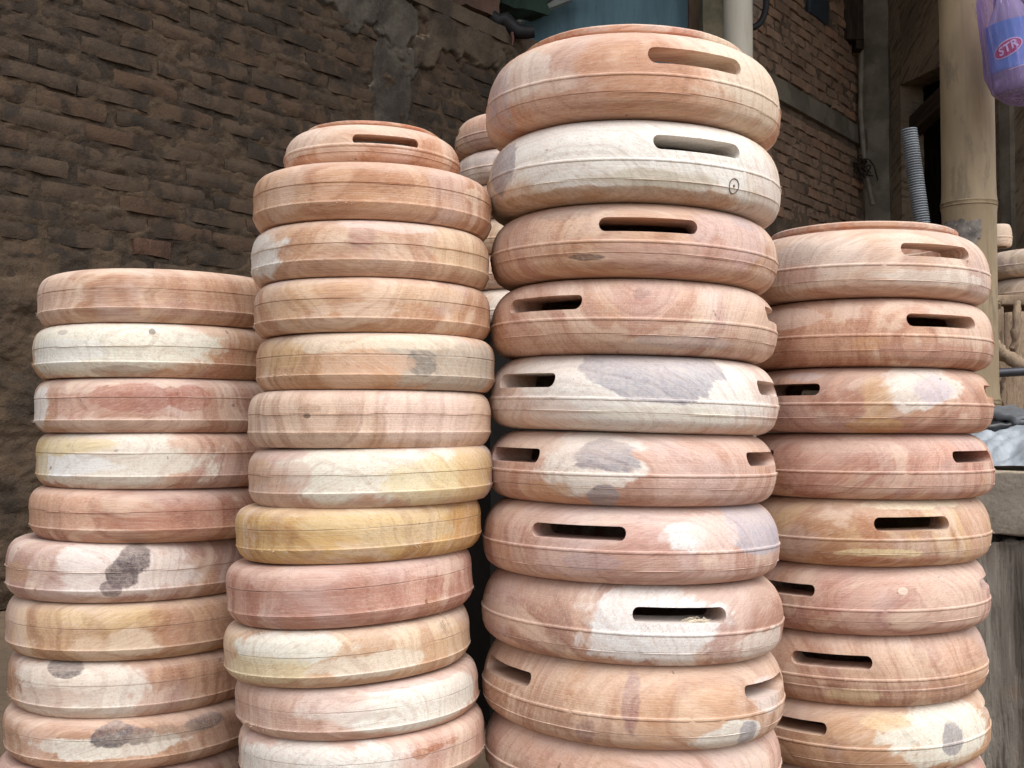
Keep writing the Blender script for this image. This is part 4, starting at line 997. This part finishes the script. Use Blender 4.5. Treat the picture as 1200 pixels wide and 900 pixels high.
M_SHAVE = plain_material("pale_shavings", (232, 218, 194), rough=.8, var=.08)
o, R, h = R3[7]
pl, th = shell_point(R3[7], 806, 0.60, out=-0.004)
base = o.location + Vector((pl.x, pl.y, 0.585 * h - 0.0045))
bm = bmesh.new()
for q in range(26):
    c = Vector((random.uniform(-.012, .014), random.uniform(-.002, .008), 0))
    a = random.uniform(-.6, .6); L = random.uniform(.004, .013)
    d = Vector((math.cos(a), math.sin(a) * .5, random.uniform(-.15, .45))) * L
    s = Vector((0, 0, random.uniform(.001, .004)))
    mm = tube_mesh("x", [c, c + d * .5 + s, c + d], [0.0004, 0.0007, 0.0002], 4); bm.from_mesh(mm); bpy.data.meshes.remove(mm)
o = bm_obj("wood_shavings", bm, M_SHAVE, None, base); tag(o, "pale wood shavings lying in the slot of the white-faced brownish shell", "shavings", kind='stuff')

# dusty cobweb tufts caught between two unslotted shells
for i, (px, py, n_, spread, drop, lb) in enumerate(((514, 722, 46, .005, .016, "dusty cobweb tuft hanging below the reddish-pink shell"), (306, 738, 40, .012, .004, "flat dusty cobweb on the cream shell's upper edge"))):
    o, R, h = R2[8 if False else 8]
    ox = o.location
    ac = math.atan2(ox.x, ox.y); a = math.asin(max(-.97, min(.97, (math.atan((px - 600) / F) - ac) / (R / Vector((ox.x, ox.y)).length))))
    d = Vector((math.sin(-ac + a), -math.cos(-ac + a), 0)); tn = Vector((-d.y, d.x, 0))
    p = Vector((ox.x, ox.y, 0)) + d * R * (1.0 if i == 0 else .955); p.z = at(px, py, p.y).z
    bm = bmesh.new()
    for q in range(n_):
        c = tn * random.gauss(0, spread * .5) + Vector((0, 0, random.uniform(-drop, drop * .25))) + d * random.uniform(-.002, .003)
        e = Vector((random.gauss(0, 1), random.gauss(0, .6), random.gauss(0, 1))).normalized() * random.uniform(.002, .006)
        m_ = c + e * .5 + Vector((random.gauss(0, .0008), 0, random.gauss(0, .0008)))
        w_ = tn * .00022
        v = [bm.verts.new(x) for x in (c - w_, c + w_, m_ + w_, m_ - w_, c + e)]
        bm.faces.new(v[:4]); bm.faces.new((v[3], v[2], v[4]))
    t_ = bm_obj("cobweb_tuft", bm, plain_material("grey_dust", (166, 146, 122), rough=.95), None, p, smooth=None)
    tag(t_, lb, "cobweb")

# ------------------------------------------------------------------ bamboo pole and the bottle in its bag
k = NT("bamboo")
P = k.coord(); 
st = k.noise(k.vec('MULTIPLY', P, (60, 60, 2.2)), 1.0, 4, .6); bl = k.noise(k.vec('MULTIPLY', P, (1, 1, .35)), 16.0, 4, .6)
c = k.mix(k.ss(bl, .35, .65), lin((156, 138, 110)), lin((138, 121, 97)))
c = k.mix(k.math('MULTIPLY', k.ss(st, .5, .7), .5), c, lin((116, 99, 76)))
c = k.mix(k.math('MULTIPLY', k.ss(k.noise(k.vec('MULTIPLY', P, (1, 1, .3)), 34.0, 5, .72), .53, .66), .6), c, lin((104, 94, 80)))
k.bs("Base Color", c); k.bs("Roughness", .5); k.bs("Normal", k.bump(st, .15, .002))
M_BAMBOO = k.m
M_NODE = plain_material("bamboo_node", (132, 116, 92), rough=.75, var=.2, scale=30, bump=.4)
YB = 2.06
bc = at(1135.5, 250, YB); RB = 30.5 / F * YB
bam = empty("bamboo_pole", (bc.x, YB, 0)); tag(bam, "thick yellowish bamboo pole with a swollen node, behind the right-hand stack", "pole")
nodes = [at(1135, 241, YB).z - 0.36, at(1135, 241, YB).z, at(1135, 241, YB).z + 0.40, at(1135, 241, YB).z + 0.83, at(1135, 241, YB).z + 1.28, at(1135, 241, YB).z + 1.75]
zs = [0.0] + nodes + [3.95]
for i in range(len(zs) - 1):
    a, b = zs[i] + (0.004 if i else 0), zs[i + 1] - 0.004
    pts = [(0.0, 0, a), (0, 0, a + .012), (0, 0, a + .04), (0, 0, a + (b - a) * .5), (0, 0, b - .04), (0, 0, b - .012), (0, 0, b)]
    link_mesh("culm_segment", tube_mesh("culm_segment", pts, [RB * 1.03, RB * 1.0, RB * .985, RB * .98, RB * .985, RB * 1.0, RB * 1.03], 48), M_BAMBOO, bam)
for z in nodes:
    link_mesh("node_ring", tube_mesh("node_ring", [(0, 0, z - .006), (0, 0, z - .004), (0, 0, z), (0, 0, z + .003), (0, 0, z + .005)], [RB * 1.02, RB * 1.055, RB * 1.03, RB * 1.06, RB * 1.02], 48), M_NODE, bam)
# grey tape below the node
M_TAPE = plain_material("grey_tape", (120, 112, 106), rough=.6, var=.25, scale=40, streak=(196, 190, 180))
zt_ = nodes[1] - 0.008
vs, fs = [], []
for i in range(13):
    w = rad(-172 + i * 7)
    for z in (zt_ - 0.055 - 0.010 * random.random() - 0.02 * (i % 5 == 0), zt_ - 0.022 - 0.008 * random.random()):
        vs.append((math.cos(w) * RB * 1.035, math.sin(w) * RB * 1.035, z))
fs = [(2 * i, 2 * i + 2, 2 * i + 3, 2 * i + 1) for i in range(12)]
me = mesh_from("tape_patch", vs, fs); me.shade_smooth(); link_mesh("tape_patch", me, M_TAPE, bam)

# bottle
YBt = 1.93
bot0 = at(1196, 113, YBt)
SB = 1.0 / F * YBt                       # metres per photo pixel at that depth
bot_rot = (0, rad(-7), 0)
bottle = empty("bottle", bot0, bot_rot); tag(bottle, "plastic bottle with a blue label inside the purple bag on the bamboo", "bottle")
k = NT("clear_plastic")
k.bs("Base Color", lin((214, 212, 226))); k.bs("Roughness", .18); k.bs("Transmission Weight", .55); k.b.inputs["IOR"].default_value = 1.2
M_CLEAR = k.m
RBt = 29 * SB
prof = [(0.0, 0.01), (0.5, 0.0), (.86, .03), (.98, .10), (1.0, .22), (1.0, .74), (1.0, .80), (.97, .92), (.86, 1.06), (.66, 1.22), (.46, 1.36), (.40, 1.42), (.40, 1.55), (.0, 1.55)]
me = lathe("bottle_body", [(max(r, .001) * RBt, z * 84 * SB) for r, z in prof], 48); 
me.shade_smooth(); link_mesh("bottle_body", me, M_CLEAR, bottle)
M_LABEL = plain_material("blue_label", (104, 172, 228), rough=.4, spec=.4, var=.12, scale=12)
M_LABELRED = plain_material("red_oval", (196, 44, 74), rough=.4, var=.08)
M_LABELWHITE = plain_material("white_print", (236, 232, 238), rough=.5, var=.03)
LZ0, LZ1 = 30 * SB, 86 * SB
def on_bottle(u, v, rr):                 # u, v in photo pixels from the label centre, wrapped round the bottle
    w = u * SB / RBt
    return Vector((math.sin(w - .06) * rr, -math.cos(w - .06) * rr, 48 * SB + v * SB))
vs, fs = [], []
nu = 49
for j in range(7):
    for i in range(nu):
        w = 2 * math.pi * i / (nu - 1)
        vs.append((math.cos(w) * RBt * 1.012, math.sin(w) * RBt * 1.012, LZ0 + (LZ1 - LZ0) * j / 6))
fs = [(j * nu + i, j * nu + i + 1, (j + 1) * nu + i + 1, (j + 1) * nu + i) for j in range(6) for i in range(nu - 1)]
me = mesh_from("label", vs, fs); me.shade_smooth(); lab = link_mesh("label", me, M_LABEL, bottle)
def oval(name, a, b, cx, cy, tilt, rr, mat):
    bm = bmesh.new()
    rings_ = []
    for s in (0.001, .25, .5, .75, 1.0):
        rg = []
        for q in range(40):
            w = 2 * math.pi * q / 40
            u, v = a * s * math.cos(w), b * s * math.sin(w)
            u, v = u * math.cos(tilt) - v * math.sin(tilt), u * math.sin(tilt) + v * math.cos(tilt)
            rg.append(bm.verts.new(on_bottle(cx + u, cy + v, rr)))
        rings_.append(rg)
    for A, Bq in zip(rings_, rings_[1:]):
        for q in range(40): bm.faces.new((A[q], A[(q + 1) % 40], Bq[(q + 1) % 40], Bq[q]))
    return bm_obj(name, bm, mat, lab, smooth=None)
OCX, OCY, OT = -18, 5, rad(20)
oval("oval_border", 17.6, 9.4, OCX, OCY, OT, RBt * 1.028, M_LABELWHITE)
oval("red_oval", 16.2, 8.0, OCX, OCY, OT, RBt * 1.042, M_LABELRED)
def letters(txt, size, cx, cy, tilt, rr, mat, name, shear=.25):
    cu = bpy.data.curves.new("lettering", 'FONT'); cu.body = txt; cu.size = size; cu.align_x = 'CENTER'; cu.align_y = 'CENTER'; cu.shear = shear; cu.offset = 0.35; cu.space_character = 1.05
    to = bpy.data.objects.new("lettering", cu); COL.objects.link(to)
    dg = bpy.context.evaluated_depsgraph_get()
    me = bpy.data.meshes.new_from_object(to.evaluated_get(dg)); bpy.data.objects.remove(to)
    for v in me.vertices:
        u, w = v.co.x, v.co.y
        u, w = u * math.cos(tilt) - w * math.sin(tilt), u * math.sin(tilt) + w * math.cos(tilt)
        v.co = on_bottle(cx + u, cy + w, rr)
    me.materials.clear()
    return link_mesh(name, me, mat, lab)
letters("STR", 13, OCX, OCY, OT, RBt * 1.056, M_LABELWHITE, "lettering")
vs = []
for i in range(15):
    u = -20 + 34 * i / 14; v = -21 + 4.5 * (i / 14)
    vs += [on_bottle(u, v, RBt * 1.03), on_bottle(u, v + 1.0, RBt * 1.03)]
me = mesh_from("white_line", vs, [(2 * i, 2 * i + 2, 2 * i + 3, 2 * i + 1) for i in range(14)]); link_mesh("white_line", me, M_LABELWHITE, lab)

# bag round the bottle: thin, creased, see-through violet plastic
k = NT("violet_bag")
tr = k.t.nodes.new("ShaderNodeBsdfTransparent"); tr.inputs[0].default_value = (*lin((236, 228, 246)), 1)
k.bs("Base Color", lin((176, 152, 214))); k.bs("Roughness", .16); k.b.inputs["Specular IOR Level"].default_value = .9
tl = k.t.nodes.new("ShaderNodeBsdfTranslucent"); tl.inputs[0].default_value = (*lin((196, 178, 224)), 1)
m1 = k.t.nodes.new("ShaderNodeMixShader"); m1.inputs[0].default_value = .4
k.t.links.new(k.b.outputs[0], m1.inputs[1]); k.t.links.new(tl.outputs[0], m1.inputs[2])
m2 = k.t.nodes.new("ShaderNodeMixShader")
fr = k.t.nodes.new("ShaderNodeLayerWeight"); fr.inputs[0].default_value = .35
strk = k.noise(k.vec('MULTIPLY', k.coord(), (160, 160, 9)), 1.0, 3, .6, .4)
k.put(m2.inputs[0], k.math('ADD', k.rng(fr.outputs["Facing"], 0.0, 1.0, .20, .80), k.math('MULTIPLY', k.ss(strk, .54, .68), .42), clamp=True))
k.t.links.new(tr.outputs[0], m2.inputs[1]); k.t.links.new(m1.outputs[0], m2.inputs[2]); k.t.links.new(m2.outputs[0], k.out.inputs[0])
cz = k.noise(k.vec('MULTIPLY', k.coord(), (90, 90, 14)), 1.0, 3, .6, .8)
k.bs("Normal", k.bump(cz, 1.0, .006))
M_BAG = k.m
nu, nv = 96, 80
U, Vv = np.meshgrid(np.arange(nu) / nu * 2 * math.pi, np.linspace(0, 1, nv))
zz = -12 * SB + Vv * 210 * SB
base_r = np.interp(Vv, [0, .03, .10, .2, .45, .62, .8, .92, 1.0], [.03, .55, 1.06, 1.20, 1.16, 1.12, .85, .45, .22]) * RBt
cre = vnoise(np.cos(U) * 3.2, np.sin(U) * 3.2, Vv * 2.2) * .20 + vnoise(np.cos(U) * 8, np.sin(U) * 8, Vv * 5 + 9) * .14 - np.abs(vnoise(np.cos(U) * 6, np.sin(U) * 6, Vv * 3 + 4)) * .18
side = 1 + .28 * np.clip(np.cos(U), 0, 1) ** 2 * np.clip(1 - np.abs(Vv - .35), 0, 1) + .10 * np.clip(-np.cos(U), 0, 1) ** 3 * np.clip(.5 - Vv, 0, 1) * 2
rr = base_r * side * (1 + cre * np.clip(Vv * 6, 0, 1))
V = np.stack([np.cos(U) * rr, np.sin(U) * rr, zz], -1).reshape(-1, 3)
fs = [(j * nu + i, j * nu + (i + 1) % nu, (j + 1) * nu + (i + 1) % nu, (j + 1) * nu + i) for j in range(nv - 1) for i in range(nu)]
me = mesh_from("plastic_bag", V, fs); me.shade_smooth()
bag = link_mesh("plastic_bag", me, M_BAG, None, bot0, bot_rot); tag(bag, "thin purple plastic bag holding a bottle, hung on the bamboo pole", "bag")
# string from the bag's neck round the pole
top = Matrix.Translation(bot0) @ Euler(bot_rot).to_matrix().to_4x4() @ Vector((0, 0, 196 * SB))
hook = Vector((bc.x + RB * .2, YB - RB * 1.02, top.z + .10))
link_mesh("tie_string", tube_mesh("tie_string", [bag.matrix_basis.inverted() @ p for p in (top, top * .5 + hook * .5 + Vector((0, 0, .012)), hook, Vector((bc.x - RB * .75, YB - RB * .75, top.z + .10)))], .0025, 8), plain_material("violet_string", (150, 124, 196)), bag)

# ------------------------------------------------------------------ grey corrugated hose
M_HOSE = plain_material("grey_hose", (128, 134, 140), rough=.5, spec=.4, var=.12, scale=20)
YH = 2.75
h0, h1 = at(1081.5, 270, YH), at(1064.5, 149, YH)
hd = (h1 - h0).normalized(); hb = h0 - hd * (h0.z / hd.z)
L = (h1 - hb).length; pitch = 2.95 / F * YH; nR = int(L / pitch)
pts, rads = [], []
for i in range(nR):
    for f_, r_ in ((0, .78), (.2, .97), (.45, 1.0), (.65, .97), (.85, .78)):
        s_ = (i + f_) * pitch
        pts.append(hd * s_); rads.append(r_ * 9.6 / F * YH)
me = tube_mesh("corrugated_hose", pts, rads, 24, smooth=60)
o = link_mesh("corrugated_hose", me, M_HOSE, None, hb); tag(o, "grey ribbed flexible hose standing upright before the dark doorway", "hose")

# ------------------------------------------------------------------ things on the ledge at the right
M_OLDWOOD = None
k = NT("weathered_wood")
P = k.coord()
gr_ = k.noise(k.vec('MULTIPLY', P, (95, 95, 7)), 1.0, 8, .7, .3); bl = k.noise(k.vec('MULTIPLY', P, (1, 1, .5)), 9.0, 4, .6)
c = k.mix(k.ss(bl, .36, .62), lin((146, 139, 129)), lin((120, 113, 105)))
c = k.mix(k.math('MULTIPLY', k.ss(gr_, .50, .66), .7), c, lin((70, 64, 60)))
c = k.mix(k.math('MULTIPLY', k.ss(gr_, .44, .32), .6), c, lin((160, 150, 138)))
c = k.mix(k.math('MULTIPLY', k.ss(k.noise(P, 7.0, 3, .6), .56, .68), .5), c, lin((142, 112, 86)))
k.bs("Base Color", c); k.bs("Roughness", .9)
b = k.bump(gr_, 1.0, .012); k.bs("Normal", k.bump(k.noise(P, 120.0, 3, .7), .4, .003, b))
M_OLDWOOD = k.m
YL = 1.64
ledge_top, ledge_bot = at(1170, 553, YL).z, at(1170, 628, YL).z
xl_ = at(1120, 600, YL).x
W_ = .62
M_LEDGE = rough_material("worn_concrete", (128, 120, 110), (110, 102, 93), (82, 76, 70), scale=7, fine=55, bump=.5, bdist=.008, dust=(168, 154, 134), dark_amt=.5)
o = rough_box("concrete_ledge", (W_, .33, ledge_top - ledge_bot), .022, .005, .05, M_LEDGE, None, (xl_ + W_ / 2, YL + .165, ledge_bot), seed=3.0, bev=.004)
tag(o, "brownish worn concrete slab under the white sack at the right edge", "slab", kind='thing')
for i, (wd_, dx, dy) in enumerate(((.105, 0.0, 0.0), (.13, .112, -.012), (.12, .24, .01), (.12, .365, 0))):
    o = rough_box("weathered_post", (wd_ - .006, .28, ledge_bot - .004), .011, .030, .030, M_OLDWOOD, None, (xl_ + .012 + dx + wd_ / 2, YL + .15 + dy, 0), seed=4.0 + i * 3, stretch=(1.3, 1.3, .16), bev=.01)
    tag(o, ("cracked grey weathered post under the concrete slab, partly behind the stack", "cracked grey weathered post under the concrete slab at the photo's edge", "weathered post under the slab, third along", "weathered post under the slab, fourth along")[i], "post", "weathered posts under the slab", kind='thing')
o = rough_box("rear_slab", (W_ - .1, .55, ledge_top), .04, .012, .08, M_LEDGE, None, (xl_ + W_ / 2 + .20, YL + .80, 0), seed=8.0, bev=.01)
tag(o, "concrete block behind the bamboo pole carrying the dusty offcut boards", "slab", kind='thing')

# white sack lying on the slab
k = NT("white_sack")
P = k.coord(); wv = k.noise(k.vec('MULTIPLY', P, (260, 40, 40)), 1.0, 2, .5); bl = k.noise(P, 16.0, 4, .6)
c = k.mix(k.ss(bl, .35, .7), lin((170, 177, 184)), lin((144, 151, 158)))
c = k.mix(k.math('MULTIPLY', k.ss(wv, .55, .7), .35), c, lin((150, 154, 160)))
k.bs("Base Color", c); k.bs("Roughness", .38); k.bs("Normal", k.bump(k.noise(k.vec('MULTIPLY', P, (3, 1, 1)), 30.0, 4, .65, .3), .3, .006))
M_SACK = k.m
s0 = at(1128, 548, YL + .02)
def sack_fn(u, v):
    x = u * .42; d = v
    prof_y = np.interp(d, [0, .10, .2, .6, .85, 1], [.015, .0, .012, .10, .17, .22])
    prof_z = np.interp(d, [0, .10, .2, .6, .85, 1], [.0, .012, .03, .068, .078, .05])
    crease = fbm(x * 13 + 2, d * 6, 0 * x, 4) * .024 - np.abs(fbm(x * 24, d * 7, 0 * x + 3, 4)) * .022
    drop = np.interp(u, [0, .12, .3, 1], [.010, .02, .0, 0.0])
    return np.stack([x, prof_y - crease * .5, np.maximum(prof_z - drop * 1.6 + crease, .002 + 0 * x)], 1)
o = grid_sheet("sack", 110, 60, sack_fn, M_SACK, loc=(s0.x, YL + .02, ledge_top + .006)); tag(o, "crumpled white plastic sack lying on the concrete slab", "sack")
M_BLACKPL = plain_material("black_plastic", (38, 38, 42), rough=.35, spec=.5, var=.2)
for i, (px, py, sz, sd) in enumerate(((1172, 499, (.085, .06, .010), 1.), (1192, 492, (.10, .07, .014), 2.), (1189, 503, (.09, .05, .010), 3.))):
    p = at(px, py, YL + .16 + .02 * i)
    o = rough_box("plastic_scrap", sz, .010, .012, .02, (M_BLACKPL, plain_material("grey_scrap", (110, 112, 116), rough=.4), M_BLACKPL)[i], None, (p.x, p.y, p.z), (0.2, .15 * (i - 1), .5 * i), seed=sd, bev=.004)
    tag(o, ("flat black plastic scrap on the white sack nearest the stack", "grey curved plastic scrap on top of the white sack", "small black plastic scrap in front of the grey one on the sack")[i], "scrap")

# dusty offcut boards and roots piled on the slab, a bar across them, two dusty shells on top
M_DUSTY = None
k = NT("dusty_wood")
P = k.coord(); oi = k.t.nodes.new("ShaderNodeObjectInfo")
n1 = k.noise(k.vec('MULTIPLY', P, (14, 14, 2.5)), 1.5, 4, .6); n2 = k.noise(P, 60.0, 4, .65)
c = k.mix(k.ss(n1, .35, .65), lin((158, 137, 116)), lin((134, 115, 97)))
c = k.mix(k.math('MULTIPLY', k.ss(n2, .52, .7), .5), c, lin((116, 96, 80)))
n3 = k.noise(k.vec('MULTIPLY', P, (1, 1, .12)), 190.0, 4, .7)
c = k.mix(k.math('MULTIPLY', k.ss(n3, .53, .66), .6), c, lin((84, 68, 56)))
k.bs("Base Color", c); k.bs("Roughness", .92); k.bs("Normal", k.bump(n3, .6, .004, k.bump(n2, .5, .004)))
M_DUSTY = k.m
YC = 2.28
ztop = at(1180, 357, YC).z; zlow = ledge_top + .002
x0 = at(1150, 400, YC).x
xs_w = [(.0, .055, .0), (.058, .075, .01), (.138, .07, .0), (.212, .08, .012), (.296, .07, .0)]
for i, (dx, w, dy) in enumerate(xs_w):
    hgt = ztop - zlow - (.0, .012, .0, .02, .01)[i]
    o = rough_box("offcut_board", (w, .03, hgt), .018, .007, .05, M_DUSTY, None, (x0 + dx + w / 2, YC + .03 + dy, zlow), (0, 0, 0.02 * (i - 2)), seed=30. + i, bev=.004)
    tag(o, ("narrow dusty offcut board upright beside the bamboo pole", "dusty offcut board standing behind the forked root", "third dusty offcut board along from the bamboo pole", "fourth dusty offcut board along from the bamboo pole", "last dusty offcut board along from the bamboo pole")[i], "board", "dusty offcut boards standing on the slab", kind='thing')
o = rough_box("crate_plank", (.46, .30, .02), .03, .004, .06, M_DUSTY, None, (x0 + .21, YC + .17, ztop + .002), seed=50., bev=.003); tag(o, "dusty plank lying across the offcut boards under two drum shells", "plank", kind='thing')
o = rough_box("crate_plank", (.40, .05, ztop - zlow), .03, .004, .06, M_DUSTY, None, (x0 + .23, YC + .28, zlow), seed=53., bev=.003); tag(o, "dusty board propping the back of the plank on the slab", "board", kind='thing')
def root_piece(label, pts, radii, Y):
    pp = [at(a, b, Y + dz) for a, b, dz in pts]
    P2, r2 = [], []
    for i in range(len(pp) - 1):
        for f_ in (0, .25, .5, .75):
            q = pp[i].lerp(pp[i + 1], f_); j = random.uniform(-1, 1) * .0022
            P2.append(q - pp[-1] + Vector((j, j * .5, random.uniform(-.002, .002)))); r2.append((radii[i] * (1 - f_) + radii[i + 1] * f_) * random.uniform(.45, .80))
    P2.append(Vector((0, 0, 0))); r2.append(radii[-1] * .5)
    me = tube_mesh("dusty_root", P2, r2, 12)
    V_ = np.array([v.co[:] for v in me.vertices]); dN = fbm(V_[:, 0] * 110, V_[:, 1] * 110, V_[:, 2] * 70, 3) * .005
    for v, d_ in zip(me.vertices, dN): v.co += v.normal * float(d_)
    o = link_mesh("dusty_root", me, M_DUSTY, None, pp[-1]); tag(o, label, "root", "dusty roots leaning on the boards")
root_piece("upright pale root with a curled end leaning on the boards", [(1192, 354, 0), (1191, 372, -.02), (1190, 395, -.025), (1187, 412, -.02), (1184, 425, -.01)], [.008, .014, .015, .010, .005], YC - .01)
root_piece("thick forked root lying slantwise above the dark bar", [(1166, 398, 0), (1174, 412, -.02), (1186, 422, -.03), (1198, 428, -.03), (1216, 436, -.02)], [.010, .017, .020, .018, .012], YC - .03)
root_piece("short thin root hanging below the dark bar", [(1168, 446, 0), (1171, 458, -.01), (1175, 470, -.01), (1178, 478, 0)], [.007, .006, .005, .003], YC - .02)
root_piece("second thin root crossing below the dark bar", [(1176, 444, 0), (1175, 456, -.01), (1172, 468, 0)], [.006, .006, .004], YC - .03)
root_piece("knobbly root stub at the plank's edge by the bamboo", [(1168, 352, 0), (1170, 358, -.02), (1168, 366, -.01)], [.010, .010, .004], YC - .02)
b0, b1 = at(1152, 438, YC - .09), at(1290, 430, YC - .12)
o = link_mesh("metal_bar", tube_mesh("metal_bar", [(0, 0, 0), (b1 - b0) * .5, b1 - b0], .0088, 12), plain_material("dark_metal", (70, 70, 76), rough=.45, metal=.4, var=.1), None, b0); tag(o, "dark grey metal bar lying level across the dusty roots", "bar")
GD = "dusty drum shells by the bamboo"
DUST = dict(heart=(186, 162, 136), heart_b=(170, 146, 122), sap=(190, 168, 142), n=128)
shell('slotted', YC + .16, xl=1150, xr=1310, yt=322, yb=354, slot=None, label="lower of two dusty shells on the plank beside the bamboo pole", group=GD, **DUST)
shell('slotted', YC + .16, xl=1148, xr=1310, yt=288, yb=322, slot=None, label="upper of two dusty shells on the plank beside the bamboo pole", group=GD, **DUST)
shell('slotted', YC + .16, xl=1154, xr=1190, yt=262, yb=288, slot=None, label="small dusty domed shell on top of the two beside the bamboo", group=GD, **DUST)
